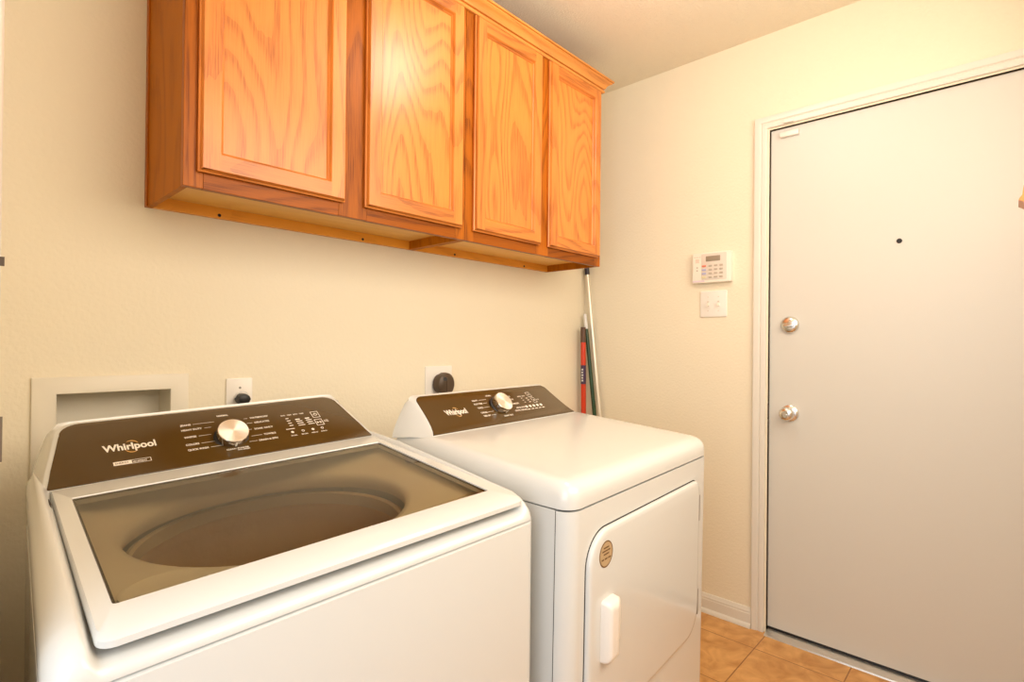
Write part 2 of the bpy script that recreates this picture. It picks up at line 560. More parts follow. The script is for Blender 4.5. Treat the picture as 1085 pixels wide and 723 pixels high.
# the doorway the photo is taken from, at the left edge
mb = MB()
prof = [(0, 0), (0, 0.010), (0.006, 0.013), (0.03, 0.013), (0.045, 0.0141), (0.05, 0.012), (0.05, 0)]
path = [(LY0 + 0.005, 0, 1), (LY0 + 0.005, LZ + 0.005, 1), (LY1 - 0.005, LZ + 0.005, -1), (LY1 - 0.005, 0, -1)]
mb.loft([[Vector((XL + h, y + s * d, z + (d if i in (1, 2) else 0))) for d, h in prof] for i, (y, z, s) in enumerate(path)])
mb.box(XL - 0.12, XL + 0.0005, LY0 - 0.013, LY0, 0, LZ)
mb.box(XL - 0.12, XL + 0.0005, LY1, LY1 + 0.013, 0, LZ)
mb.box(XL - 0.12, XL + 0.0005, LY1 + 0.013, LY0 - 0.013, LZ - 0.013, LZ)
tl = struct(mb.build('trim_2', M['trim']), 'white casing of the doorway at the left edge')
mb = MB().box(XL - 0.035, -2.2789, LY0 - 0.0148, LY0 - 0.0132, 1.050, 1.094)
mb.box(-2.2795, -2.2789, LY0 - 0.0132, LY0 - 0.004, 1.056, 1.088)
tag(mb.build('strike_plate', M['strike'], tl), 'bronze grey strike plate on the doorway')
tag(MB().box(-2.30, -2.2790, LY0 - 0.0148, LY0 - 0.0132, 1.241, 1.250).build('deadbolt_strike', M['plug'], tl), 'small dark bolt strike')

# ------------------------------------------------------------------ washer outlet box in the wall
box = empty('washer_outlet_box', (-2.0135, 0, 0.92), 'cream recessed laundry outlet box in the wall behind the washer', 'outlet box')
off = (-2.0135, 0, 0.92)
mb = MB(off)
o4 = [(-2.175, 0.757), (-1.8525, 0.757), (-1.8525, 1.0795), (-2.175, 1.0795)]
i4 = [(HX0 + 0.001, HZ0 + 0.001), (HX1 - 0.001, HZ0 + 0.001), (HX1 - 0.001, HZ1 - 0.001), (HX0 + 0.001, HZ1 - 0.001)]
P = lambda q, y: [Vector((a, y, b)) for a, b in q]
rings = [P(o4, -0.0004), P([(a * 0.998 - 0.0041 if 0 else a, b) for a, b in o4], -0.0055), P([(-2.172, 0.760), (-1.8555, 0.760), (-1.8555, 1.0765), (-2.172, 1.0765)], -0.0075), P([(HX0, HZ0), (HX1, HZ0), (HX1, HZ1), (HX0, HZ1)], -0.0075), P(i4, -0.006)]
mb.loft(rings, caps=False)
mb.build('trim_flange', M['boxin'], box)
mb = MB(off)
ins = lambda d: [(HX0 + 0.001 + d, HZ0 + 0.001 + d), (HX1 - 0.001 - d, HZ0 + 0.001 + d), (HX1 - 0.001 - d, HZ1 - 0.001 - d), (HX0 + 0.001 + d, HZ1 - 0.001 - d)]
mb.loft([P(ins(0.0), -0.0062), P(ins(0.003), 0.088), P(ins(0.0), 0.092), P(ins(0.0), 0.0)], caps=False)
mb.add(P(ins(0.003), 0.088), [(0, 1, 2, 3)])
mb.build('recess', M['boxin'], box)
for k, xx in enumerate((-2.08, -1.945)):
    mb = MB(off).lathe([(0, 0), (0.018, 0), (0.018, 0.012), (0.011, 0.014), (0.011, 0.045), (0, 0.045)], (xx, 0.087, 0.845), (0, -1, 0), 16)
    mb.box(xx - 0.018, xx + 0.018, 0.028, 0.040, 0.838, 0.852, 0.003)
    mb.build('valve', M['grey'], box)

# outlet plates and plugs
def plate(name, x0, x1, z0, z1, label, holes):
    cx, cz = (x0 + x1) / 2, (z0 + z1) / 2
    e = empty(name, (cx, 0, z0), label, 'outlet')
    MB((cx, 0, z0)).prism(rrect(x0, x1, z0, z1, 0.004, 3), lambda a, b, h: Vector((a, -h, b)), 0.0004, 0.0065, 0.003).build('cover_plate', M['plastic'], e)
    mb = MB((cx, 0, z0))
    for hz in holes:
        mb.lathe([(0, 0), (0.0035, 0), (0.003, 0.0012), (0, 0.0014)], (cx + 0.001, -0.0062, hz), (0, -1, 0), 12)
    mb.build('screw', M['grey'], e)
    return e
pa = plate('wall_outlet', -1.7566, -1.6834, 0.943, 1.061, 'white outlet plate on the wall behind the washer', (1.0330,))
MB((-1.72, 0, 0.943)).lathe([(0, 0), (0.0172, 0), (0.0165, 0.0025), (0, 0.0025)], (-1.720, -0.0062, 1.004), (0, -1, 0), 24).build('socket_face', M['plastic'], pa)
pg = empty('power_plug', (-1.718, -0.0088, 0.99), 'small black power plug in the outlet behind the washer', 'plug')
mb = MB((-1.718, -0.0088, 0.99))
mb.loft([[Vector((-1.718 + r * math.cos(a) * 1.0, y, 1.0015 + r * math.sin(a) * 0.86)) for a in [2 * math.pi * k / 10 for k in range(10)]] for y, r in ((-0.0088, 0.015), (-0.012, 0.0185), (-0.030, 0.0185), (-0.040, 0.0165), (-0.043, 0.010))])
mb.tube([(-1.718, -0.030, 0.992), (-1.716, -0.038, 0.97), (-1.712, -0.036, 0.92), (-1.70, -0.03, 0.84)], 0.0042, 10)
mb.build('plug_body', M['black'], pg)
mb = MB((-1.718, -0.0088, 0.99)).tube([(-1.718 + 0.0175 * math.cos(a), -0.018 - 0.006 * math.sin(a), 1.0060 + 0.0175 * math.sin(a)) for a in [math.pi * k / 12 for k in range(13)]], 0.0011, 6)
tag(mb.build('pull_ring', M['tipwhite'], pg), 'thin clear pull ring')

pd = plate('wall_outlet', -1.0430, -0.9105, 0.950, 1.0785, 'larger white outlet plate on the wall behind the dryer', ())
pg2 = empty('power_plug', (-0.968, -0.0068, 1.0), 'round brown power plug in the outlet behind the dryer', 'plug')
mb = MB((-0.968, -0.0068, 1.0))
cx, cz = -0.972, 1.0085
sec = []
for y, rx, rz, dx in ((-0.0068, 0.036, 0.040, 0.0), (-0.013, 0.041, 0.046, 0.0), (-0.030, 0.042, 0.047, 0.001), (-0.044, 0.039, 0.044, 0.003), (-0.051, 0.030, 0.035, 0.005)):
    ring = []
    for k in range(28):
        a = 2 * math.pi * k / 28
        bite = 1 - 0.10 * math.exp(-((a - 1.9) / 0.35) ** 2) - 0.12 * math.exp(-((a - 4.3) / 0.5) ** 2)
        ring.append(Vector((cx + dx + rx * bite * math.cos(a), y, cz + rz * bite * math.sin(a))))
    sec.append(ring)
mb.loft(sec)
pb = mb.build('plug_body', M['plug'], pg2)
MB((-0.968, -0.0068, 1.0)).lathe([(0, 0), (0.0075, 0), (0.0075, 0.003), (0.004, 0.0032), (0, 0.002)], (cx - 0.012, -0.0497, cz + 0.021), (-0.25, -1, 0.1), 14).build('screw_recess', M['black'], pb)
MB((-0.968, -0.0068, 1.0)).box(cx - 0.004, cx + 0.002, -0.0535, -0.048, cz - 0.030, cz + 0.026, 0.0018).build('grip_ridge', M['plug'], pb)
MB((-0.968, -0.0068, 1.0)).tube([(cx - 0.004, -0.03, cz - 0.036), (cx - 0.006, -0.036, cz - 0.07), (cx - 0.006, -0.05, cz - 0.16), (cx, -0.07, cz - 0.30)], 0.011, 12).build('power_cord', M['grey'], pg2)

# ------------------------------------------------------------------ upper oak cabinets
YC, YDR = -0.307, -0.328         # face frame front, door front
ZB, ZT, ZDB, ZDT = 1.515, 2.300, 1.5505, 2.2840

def cab_door(parent, off, x0, x1, handed):
    """five-piece door: moulded frame pieces and a recessed veneer panel"""
    st = 0.0530
    d = MB(off)
    y0, y1 = YC - 0.0004, YDR
    xi0, xi1, zi0, zi1 = x0 + st, x1 - st, ZDB + st, ZDT - st
    R4 = lambda a, b, c, e, y: [Vector((a, y, c)), Vector((b, y, c)), Vector((b, y, e)), Vector((a, y, e))]
    # outer moulded edge and inner ogee as rings (stiles keep upright grain, rails are separate pieces)
    def stile(xa, xb, left):
        m_ = MB(off)
        so, sn = (xa, xb) if left else (xb, xa)          # outer, inner
        s = 1 if left else -1
        prof = [(so + s * 0.0015, y0), (so, y0 - 0.004), (so, y0 - 0.0095), (so + s * 0.0035, y0 - 0.0115), (so + s * 0.0045, y0 - 0.0155), (so + s * 0.0075, y1), (sn - s * 0.0085, y1), (sn - s * 0.0055, y1 + 0.0032), (sn - s * 0.0045, y1 + 0.0085), (sn - s * 0.0008, y1 + 0.0112), (sn, y1 + 0.0130), (sn, y0)]
        def zz(px, lo):
            # mitre of the moulded edges, square shoulder for the rest
            dd = abs(px - so)
            t = min(dd, 0.0075)
            return (ZDB + t) if lo else (ZDT - t)
        m_.loft([[Vector((px, py, zz(px, True))) for px, py in prof], [Vector((px, py, zz(px, False))) for px, py in prof]])
        return m_.build('stile', M['oakv'], dr)
    def rail(za, zb_, bottom):
        m_ = MB(off)
        so, sn = (za, zb_) if bottom else (zb_, za)
        s = 1 if bottom else -1
        prof = [(so + s * 0.0015, y0), (so, y0 - 0.004), (so, y0 - 0.0095), (so + s * 0.0035, y0 - 0.0115), (so + s * 0.0045, y0 - 0.0155), (so + s * 0.0075, y1), (so + s * 0.0076, y1), (sn - s * 0.0085, y1), (sn - s * 0.0055, y1 + 0.0032), (sn - s * 0.0045, y1 + 0.0085), (sn - s * 0.0008, y1 + 0.0112), (sn, y1 + 0.0130), (sn, y0)]
        def xx(pz, left):
            dd = abs(pz - so)
            if dd < 0.00755:
                return (x0 + dd) if left else (x1 - dd)
            di = abs(pz - sn)
            if di < 0.0085:
                return (x0 + st - di) if left else (x1 - st + di)
            return (x0 + st - 0.0085) if left else (x1 - st + 0.0085)
        a = [Vector((xx(pz, True), py, pz)) for pz, py in prof]
        b = [Vector((xx(pz, False), py, pz)) for pz, py in prof]
        # drop the outer moulded part of the rail across the stiles only where the stile is mitred away
        m_.loft([a, b], caps=False)
        return m_.build('rail', M['oakh'], dr)
    pn = MB(off)
    pn.box(xi0 - 0.004, xi1 + 0.004, y1 + 0.0136, y0 - 0.002, zi0 - 0.004, zi1 + 0.004)
    dr = pn.build('door', M['oakpanel'], parent)
    stile(x0, xi0, True); stile(xi1, x1, False)
    rail(ZDB, zi0, True); rail(zi1, ZDT, False)
    return dr


def cabinet(x0, x1, doors, screws, label, end_left, end_right):
    xc = (x0 + x1) / 2
    off = Vector((xc, -0.15, ZB))
    e = empty('wall_cabinet', off, label, 'cabinet', group=None)
    t = 0.0127
    mb = MB(off)
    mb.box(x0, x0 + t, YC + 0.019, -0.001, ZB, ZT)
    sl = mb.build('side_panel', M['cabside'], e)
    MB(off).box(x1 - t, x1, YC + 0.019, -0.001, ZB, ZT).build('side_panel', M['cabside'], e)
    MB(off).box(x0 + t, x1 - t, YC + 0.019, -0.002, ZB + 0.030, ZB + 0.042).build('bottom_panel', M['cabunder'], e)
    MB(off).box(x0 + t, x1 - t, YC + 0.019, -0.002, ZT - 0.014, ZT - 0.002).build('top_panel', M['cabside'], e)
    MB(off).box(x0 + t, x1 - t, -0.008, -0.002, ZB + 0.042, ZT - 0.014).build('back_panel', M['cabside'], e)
    hr = MB(off).box(x0 + t, x1 - t, -0.016, -0.001, ZB, ZB + 0.030).build('hanging_rail', M['cabrail'], e)
    for sx in screws:
        MB(off).lathe([(0, 0), (0.0048, 0), (0.0042, 0.0016), (0.0018, 0.0016), (0.0, 0.0008)], (sx, -0.0158, ZB + 0.0085), (0, -1, 0), 12).build('screw', M['black'], hr)
    # face frame: stiles, rails, centre stile
    sw = 0.0405
    y0, y1 = YC + 0.019, YC
    for a, b in ((x0, x0 + sw), (x1 - sw, x1)):
        MB(off).box(a, b, y1, y0, ZB, ZT, 0.0008, 1).build('frame_stile', M['oakframev'], e)
    mid0, mid1 = doors[0][1] - 0.006, doors[1][0] + 0.006
    MB(off).box(mid0 - 0.006, mid1 + 0.006, y1, y0, ZB + 0.0005, ZT, 0.0008, 1).build('centre_stile', M['oakframev'], e)
    for xa, xb in ((x0 + sw + 0.0002, mid0 - 0.0062), (mid1 + 0.0062, x1 - sw - 0.0002)):
        MB(off).box(xa, xb, y1 + 0.0004, y0, ZB, ZB + 0.040, 0.0008, 1).build('frame_rail', M['oakframe'], e)
        MB(off).box(xa, xb, y1 + 0.0004, y0, ZT - 0.045, ZT, 0.0008, 1).build('frame_rail', M['oakframe'], e)
    if end_left:
        MB(off).box(x0 - 0.004, x0, -0.020, -0.0005, ZB, ZT).build('scribe_strip', M['oakframev'], e)
    for a, b in doors:
        cab_door(e, off, a, b, 0)
    return e


cabinet(-1.955, -1.1205, ((-1.9285, -1.5665), (-1.5045, -1.1415)), (-1.7836, -1.3274), 'left oak wall cabinet of the pair, above the washer', True, False)
cabinet(-1.1190, -0.3150, ((-1.0885, -0.7395), (-0.6905, -0.3400)), (-0.9115, -0.4945), 'right oak wall cabinet of the pair, above the dryer', False, False)

# crown moulding round the top of both cabinets
prof = [(0.0, 2.2865), (0.0080, 2.2865), (0.0105, 2.2900), (0.0105, 2.2955), (0.0040, 2.2980), (0.0040, 2.3010), (0.0110, 2.3030), (0.0125, 2.3060), (0.0165, 2.3145),
        (0.0245, 2.3220), (0.0340, 2.3265), (0.0352, 2.3280), (0.0352, 2.3305), (0.0405, 2.3320), (0.0410, 2.3385), (0.0, 2.3385)]
path = [(-1.9555, -0.001, -1, 0), (-1.9555, YC - 0.0004, -1, -1), (-0.3145, YC - 0.0004, 1, -1), (-0.3145, -0.001, 1, 0)]
mb = MB((-1.1, -0.15, 2.29))
mb.loft([[Vector((x + sx * d, y + sy * d, z + 0.002)) for d, z in prof] for x, y, sx, sy in path])
tag(mb.build('crown_moulding', M['crown'], None), 'oak crown moulding along the top of the wall cabinets', 'moulding').location = (-1.1, -0.15, 2.29)

# ------------------------------------------------------------------ shared appliance helpers
def smooth01(t):
    t = max(0.0, min(1.0, t))
    return t * t * (3 - 2 * t)


def interp(tab, y):
    for (a, za), (b, zb_) in zip(tab, tab[1:]):
        if y <= b:
            return za + (zb_ - za) * (0 if b == a else (y - a) / (b - a))
    return tab[-1][1]


def console_half(widths, top, r, extra=0.0, seg=7):
    """right half of a console outline: list of (half width, u) from bottom to top with a rounded corner"""
    pts = [(hw + extra, u) for hw, u in widths]
    hw = pts[-1][0]
    u0 = pts[-1][1]
    # rounded corner up to the top edge
    rr = top + extra - u0
    for k in range(1, seg + 1):
        a = math.radians(90 * k / seg)
        pts.append((hw - r + r * math.cos(a), u0 + rr * math.sin(a)))
    return pts


class Console:
    def __init__(self, xc, yb, zb, dy, dz, widths, top, r):
        L = math.hypot(dy, dz)
        self.u = Vector((0, dy / L, dz / L)); self.n = Vector((0, -dz / L, dy / L))
        self.o = Vector((xc, yb, zb)); self.w, self.top, self.r = widths, top, r

    def at(self, a, b, h):
        return self.o + Vector((a, 0, 0)) + self.u * b + self.n * h

    def outline(self, extra=0.0):
        hp = console_half(self.w, self.top, self.r, extra)
        return [(a, b) for a, b in hp] + [(-a, b) for a, b in reversed(hp)]


def logo(con, mbw, mbg, xa, xb, base, cap, h):
    text_bm(mbw, 'Whirlpool', xa, xb, base, cap, lambda a, b, hh: con.at(a, b, hh), 0.030, h)
    cx, cy = (xa + xb) / 2 + (xb - xa) * 0.035, base + cap * 0.40
    rx, ry = (xb - xa) * 0.165, cap * 0.90
    for a0, a1 in ((20, 118), (195, 300)):
        pts_o, pts_i = [], []
        for k in range(15):
            t = k / 14
            a = math.radians(a0 + (a1 - a0) * t)
            th = 0.16 * math.sin(math.pi * min(1, t * 0.9 + 0.08))
            ca, sa = math.cos(a), math.sin(a)
            tilt = 0.42
            q = lambda s: (cx + rx * s * ca * math.cos(tilt) * 1.0 - ry * s * sa * 0.10, cy + ry * s * sa + rx * s * ca * 0.18)
            pts_o.append(q(1 + th / 2)); pts_i.append(q(1 - th / 2))
        vs = [con.at(a, b, h) for a, b in pts_o] + [con.at(a, b, h) for a, b in pts_i]
        n = 15
        mbg.add(vs, [(i, i + 1, n + i + 1, n + i) for i in range(n - 1)])


def bar(mb, con, x0, x1, u0, u1, h, slant=0.0):
    mb.add([con.at(x0, u0, h), con.at(x1, u0, h), con.at(x1 + slant, u1, h), con.at(x0 + slant, u1, h)], [(0, 1, 2, 3)])


def frame(mb, con, x0, x1, u0, u1, t, h):
    bar(mb, con, x0, x1, u0, u0 + t, h); bar(mb, con, x0, x1, u1 - t, u1, h)
    bar(mb, con, x0, x0 + t, u0 + t, u1 - t, h); bar(mb, con, x1 - t, x1, u0 + t, u1 - t, h)


def dial(con, off, parent, a, b, r, h0):
    """chrome collar, dark skirt and a brushed cap with a pointer line; its own object so the brushing turns round its axis"""
    ctr = con.at(a, b, h0)
    ax = (con.n * math.cos(0.24) - con.u * math.sin(0.24)).normalized()
    ay = ax.cross(Vector((1, 0, 0))).normalized()
    ay = -ay if ay.dot(con.u) < 0 else ay
    MB(off).lathe([(0, -0.010), (r * 1.10, -0.010), (r * 1.10, 0.0035), (r * 1.0, 0.0055), (0, 0.0055)], ctr, ax, 40).build('dial_skirt', M['black'], parent)
    body = MB(off).lathe([(0, 0.0055), (r * 0.95, 0.0055), (r * 0.99, 0.009), (r, 0.024), (r * 0.985, 0.0262), (r * 0.96, 0.0268), (0, 0.0268)], ctr, ax, 56).build('dial', M['polish'], parent)
    cap = MB().lathe([(0, 0), (r * 0.955, 0), (r * 0.95, 0.0009), (r * 0.5, 0.0009), (0, 0.0009)], (0, 0, 0), (0, 0, 1), 56).build('dial_cap', M['dial'], body)
    q = ax.to_track_quat('Z', 'Y')
    cap.matrix_local = Matrix.Translation(ctr + ax * 0.0268 - Vector(off)) @ q.to_matrix().to_4x4()
    # pointer line down the side
    mb = MB(off)
    mb.add([ctr + Vector((-0.002, 0, 0)) - ay * r * 1.002 + ax * 0.010, ctr + Vector((0.002, 0, 0)) - ay * r * 1.002 + ax * 0.010, ctr + Vector((0.002, 0, 0)) - ay * r * 1.004 + ax * 0.0235, ctr + Vector((-0.002, 0, 0)) - ay * r * 1.004 + ax * 0.0235], [(0, 1, 2, 3)])
    mb.build('pointer_line', M['print'], body)


# ------------------------------------------------------------------ washer
def washer():
    rot = Euler((0, -0.0414, -0.0427), 'XYZ')
    O = Vector((-1.5373, -0.988, 0.8365))
    Rm = Matrix.Rotation(-0.0427, 3, 'Z') @ Matrix.Rotation(-0.0414, 3, 'Y')
    P0 = Vector((-0.3575, 0.34, -0.822))
    base = O + Rm @ P0
    P0 = Rm.inverted() @ (Vector((base.x, base.y, 0.0)) - O)
    e = empty('washing_machine', (base.x, base.y, 0.0), 'white top loading washing machine with glass lid and bronze console', 'washing machine')
    e.rotation_euler = Rm.to_euler('XYZ')
    off = P0
    X0, X1, YB = -0.715, 0.0, 0.735
    # cabinet
    mb = MB(off)
    out = rrect(X0, X1, 0.0, YB, (0.022, 0.022, 0.012, 0.012), 5)
    out_in = rrect(X0 + 0.004, X1 - 0.004, 0.004, YB - 0.004, (0.02, 0.02, 0.01, 0.01), 5)
    edge = lambda x, y: x + (0.020 * max(0, min(1, y / 0.69)) if x < -0.6 else (-0.016 * max(0, (y - 0.12) / 0.57) if x > -0.06 else 0))
    mb.loft([[Vector((edge(a, b) + 0.0414 * z, b, z)) for a, b in o] for o, z in ((out_in, -0.782), (out, -0.778), (out, -0.006), (out_in, -0.002))], caps=False)
    mb.build('cabinet', M['white'], e)
    for fx in (X0 + 0.06, X1 - 0.06):
        for fy in (0.06, YB - 0.06):
            zf = (Rm.inverted() @ (Vector((0, 0, -O.z + 0.0015)))).z - fx * math.tan(0.0414) * 0
            wz = O.z + (Rm @ Vector((fx, fy, 0))).z
            MB(off).lathe([(0, 0), (0.012, 0), (0.012, wz - 0.777 - 0.012), (0.022, wz - 0.777 - 0.010), (0.022, wz - 0.777 - 0.0012), (0, wz - 0.777 - 0.0012)], (fx, fy, -0.777), (0, 0, -1), 16).build('foot', M['black'], e)
    # top deck with raised rims either side of the lid
    rim = [(0, 0.012), (0.004, 0.024), (0.013, 0.0345), (0.027, 0.0440), (0.045, 0.0500), (0.06, 0.0520), (0.127, 0.0590), (0.25, 0.0735), (0.44, 0.0940), (0.54, 0.100), (0.56, 0.101), (0.69, 0.105)]
    ch = [(0, 0.005), (0.004, 0.0125), (0.013, 0.0175), (0.027, 0.0200), (0.045, 0.0215), (0.06, 0.0245), (0.127, 0.034), (0.25, 0.046), (0.44, 0.0645), (0.54, 0.073), (0.56, 0.085), (0.69, 0.095)]
    ys = [0, 0.0015, 0.004, 0.008, 0.013, 0.020, 0.027, 0.036, 0.045, 0.06, 0.09, 0.127, 0.18, 0.25, 0.34, 0.44, 0.54, 0.56, 0.62, 0.69]
    ra = 0.034
    xs = [X0 + d for d in (0.0, 0.0008, 0.003, 0.0065, 0.011, 0.017, 0.025, 0.033)] + [-0.679, -0.676, -0.673, -0.670, -0.667, -0.664, -0.652, -0.45, -0.25, -0.048, -0.036, -0.033, -0.030, -0.027, -0.024, -0.0215] + [-d for d in (0.0195, 0.015, 0.011, 0.0065, 0.003, 0.0008, 0.0)]
    def drop(x):
        d = min(x - X0, X1 - x)
        if d >= ra:
            return 0
        return ra - math.sqrt(max(0, ra * ra - (ra - d) ** 2))
    def xr(x):
        t = max(smooth01((-0.663 - x) / 0.017), smooth01((x + 0.037) / 0.017))
        return t
    vs, fs = [], []
    nx = len(xs)
    rows = [None] + ys
    for r_ in rows:
        for x in xs:
            d = min(x - X0, X1 - x)
            yo = 0.022 - math.sqrt(max(0, 0.022 ** 2 - (0.022 - d) ** 2)) if d < 0.022 else 0
            if r_ is None:
                vs.append(Vector((x, yo, 0.0)))
                continue
            t = xr(x)
            z = interp(rim, r_) * t + interp(ch, r_) * (1 - t)
            z = max(z - drop(x), 0.0002) if d > 1e-6 else 0.0
            vs.append(Vector((x, r_ + yo * max(0, 1 - r_ / 0.12), z)))
    nr = len(rows)
    i0, i1 = xs.index(-0.652), xs.index(-0.048)
    j0, j1 = rows.index(0.06), rows.index(0.54)
    for j in range(nr - 1):
        for i in range(nx - 1):
            if i0 <= i < i1 and j0 <= j < j1:
                continue
            fs.append((j * nx + i, j * nx + i + 1, (j + 1) * nx + i + 1, (j + 1) * nx + i))
    def edge_s(p):
        l = smooth01((-0.679 - p.x) / 0.03); r = smooth01((p.x + 0.0215) / 0.02)
        return Vector((p.x + 0.020 * l * max(0, min(1, p.y / 0.69)) - 0.016 * r * max(0, (p.y - 0.12) / 0.57), p.y, p.z))
    vs = [edge_s(p) for p in vs]
    mb = MB(off).add(vs, fs)
    b0 = len(mb.v)
    # back wall of the deck
    mb.add([Vector((X0, 0.69, 0)), Vector((X1, 0.69, 0))], [])
    mb.build('top_deck', M['white'], e, 50)
    # tub cover under the glass: sloping plate down to the opening
    mb = MB(off)
    N = 64
    C = Vector((-0.362, 0.326, 0))
    def opening(a, r):
        x, y = r * math.cos(a), r * math.sin(a)
        return C.x + x, C.y + (y * 0.86 if y > 0 else y)
    rect, ringA, ringB, ringC, ringD = [], [], [], [], []
    zl = lambda y: 0.0512 + (y - 0.0738) * 0.0961
    for k in range(N):
        a = 2 * math.pi * (k + 0.5) / N
        ca, sa = math.cos(a), math.sin(a)
        cand = []
        if ca > 1e-9: cand.append((-0.046 - C.x) / ca)
        if ca < -1e-9: cand.append((-0.654 - C.x) / ca)
        if sa > 1e-9: cand.append((0.542 - C.y) / sa)
        if sa < -1e-9: cand.append((0.058 - C.y) / sa)
        s = min(cand)
        x, y = C.x + ca * s, C.y + sa * s
        rect.append(Vector((x, y, interp(ch, max(0, y)) - 0.001)))
        x2, y2 = opening(a, 0.250); ringA.append(Vector((max(-0.648, min(-0.052, x2)), max(0.066, min(0.540, y2)), 0.0345 + (y2 - 0.1) * 0.02)))
        x3, y3 = opening(a, 0.2380); ringB.append(Vector((x3, min(y3, 0.5385), 0.0305 + (y3 - 0.1) * 0.01)))
        x4, y4 = opening(a, 0.2350); ringC.append(Vector((x4, min(y4, 0.537), 0.020)))
        ringD.append(Vector((*opening(a, 0.2400), 0.008)))
    mb.loft([rect, ringA, ringB, ringC, ringD], caps=False)
    mb.build('tub_cover', M['tub'], e, 60)
    # basket: ring, perforated wall with ribs, floor
    mb = MB(off)
    bring = lambda r, z, wob=0.0: [Vector((C.x + (r + wob * math.cos(18 * 2 * math.pi * k / 96)) * math.cos(2 * math.pi * k / 96), C.y + 0.0 + (r + wob * math.cos(18 * 2 * math.pi * k / 96)) * math.sin(2 * math.pi * k / 96), z)) for k in range(96)]
    mb.loft([bring(0.229, -0.012), bring(0.229, -0.045), bring(0.240, -0.060), bring(0.243, -0.085, 0.002), bring(0.243, -0.34, 0.003), bring(0.225, -0.365), bring(0.10, -0.372), bring(0.01, -0.372)], caps=False)
    bk = mb.build('basket', M['steel'], e, 60)
    mb = MB(off).loft([bring(0.224, -0.006), bring(0.229, -0.002), bring(0.2375, -0.006), bring(0.2375, -0.030), bring(0.2245, -0.030), bring(0.224, -0.006)], caps=False)
    mb.build('balance_ring', M['ring'], bk, 60)
    mb = MB(off)
    imp = lambda r, z, w_: [Vector((C.x + r * math.cos(2 * math.pi * k / 72), C.y + r * math.sin(2 * math.pi * k / 72), z + w_ * (0.5 + 0.5 * math.cos(6 * 2 * math.pi * k / 72)))) for k in range(72)]
    mb.loft([imp(0.205, -0.360, 0), imp(0.200, -0.345, 0.01), imp(0.13, -0.335, 0.035), imp(0.06, -0.32, 0.02), imp(0.045, -0.275, 0), imp(0.03, -0.268, 0), imp(0.005, -0.266, 0)], caps=False)
    mb.build('wash_plate', M['impeller'], e, 60)
    # softener cup, front left under the glass
    mb = MB(off)
    cc = Vector((-0.582, 0.118, 0))
    ov = lambda r, z: [Vector((cc.x + r * 1.15 * math.cos(2 * math.pi * k / 32), cc.y + r * math.sin(2 * math.pi * k / 32), z)) for k in range(32)]
    mb.loft([ov(0.046, 0.0300), ov(0.046, 0.0375), ov(0.043, 0.0385), ov(0.040, 0.0375), ov(0.036, 0.0355), ov(0.01, 0.0350)])
    mb.build('softener_cup', M['tub'], e, 40)
    # lid: frame around the glass
    lx0, lx1, ly0, ly1 = -0.6685, -0.0225, 0.006, 0.556
    gx0, gx1, gy0, gy1 = -0.6445, -0.0555, 0.0738, 0.4775
    lf = lambda a, b, h: Vector((a, b, min(zl(b), 0.0898) + h))
    mb = MB(off)
    def rr(x0, x1, y0, y1, r):
        return rrect(x0, x1, y0, y1, r, 5)
    outer_b = rr(lx0 + 0.003, lx1 - 0.003, ly0 + 0.010, ly1, (0.016, 0.016, 0.003, 0.003))
    outer = rr(lx0, lx1, ly0, ly1, (0.018, 0.018, 0.003, 0.003))
    outer_t = rr(lx0 + 0.003, lx1 - 0.003, ly0 + 0.008, ly1, (0.017, 0.017, 0.003, 0.003))
    inner = rr(gx0 - 0.001, gx1 + 0.001, gy0 - 0.001, gy1 + 0.001, 0.005)
    inner2 = rr(gx0, gx1, gy0, gy1, 0.005)
    mb.loft([[lf(a, b, h) for a, b in o] for o, h in ((inner2, -0.014), (outer_b, -0.0165), (outer, -0.013), (outer, -0.0055), (outer_t, 0.0), (inner, 0.0), (inner2, -0.0016), (inner2, -0.014))], caps=False)
    lid = mb.build('lid', M['white'], e, 40)
    mb = MB(off)
    g = rr(gx0 - 0.004, gx1 + 0.004, gy0 - 0.004, gy1 + 0.004, 0.006)
    mb.add([lf(a, b, -0.0022) for a, b in g], [tuple(range(len(g)))])
    tag(mb.build('lid_glass', M['lidglass'], lid, 0, False), 'tinted glass window of the lid')
    mb = MB(off)
    g0, g1 = rr(gx0 + 0.0001, gx1 - 0.0001, gy0 + 0.0001, gy1 - 0.0001, 0.005), rr(gx0 + 0.003, gx1 - 0.003, gy0 + 0.003, gy1 - 0.003, 0.004)
    mb.loft([[lf(a, b, h) for a, b in o] for o, h in ((g0, -0.0026), (g1, -0.0026), (g1, -0.0050), (g0, -0.0050), (g0, -0.0026))], caps=False)
    mb.build('glass_gasket', M['shadowgap'], lid)
    # console
    W_ = [(0.3224, 0), (0.3175, 0.025), (0.3135, 0.05), (0.3035, 0.10), (0.2950, 0.145), (0.2930, 0.152)]
    con = Console(-0.350, 0.5584, 0.0913, 0.16025, 0.09222, W_, 0.1849, 0.036)
    o1 = con.outline(0.006)
    o0 = con.outline(0.0095)
    front = [con.at(a, b - (0.004 if b < 0.002 else 0), -0.0008) for a, b in o1]
    mid = [con.at(a, b - (0.004 if b < 0.01 else 0), -0.0045) for a, b in o0]
    back = []
    for a, b in o0:
        t = max(0.0, min(1.0, b / 0.19))
        half_ = 0.340 - 0.040 * t ** 1.6
        aa = half_ * (1 if a > 0 else -1) if abs(a) > 0.25 and b < 0.165 else a
        back.append(Vector((con.o.x + aa, YB - 0.004, max(0.05, 0.05 + 0.137 * t) if b < 0.185 else 0.188)))
    mid2 = [m_.lerp(b_, 0.5) + Vector(((0.004 if m_.x > con.o.x else -0.004), 0, 0.003)) for m_, b_ in zip(mid, back)]
    mb = MB(off).loft([front, mid, mid2, back])
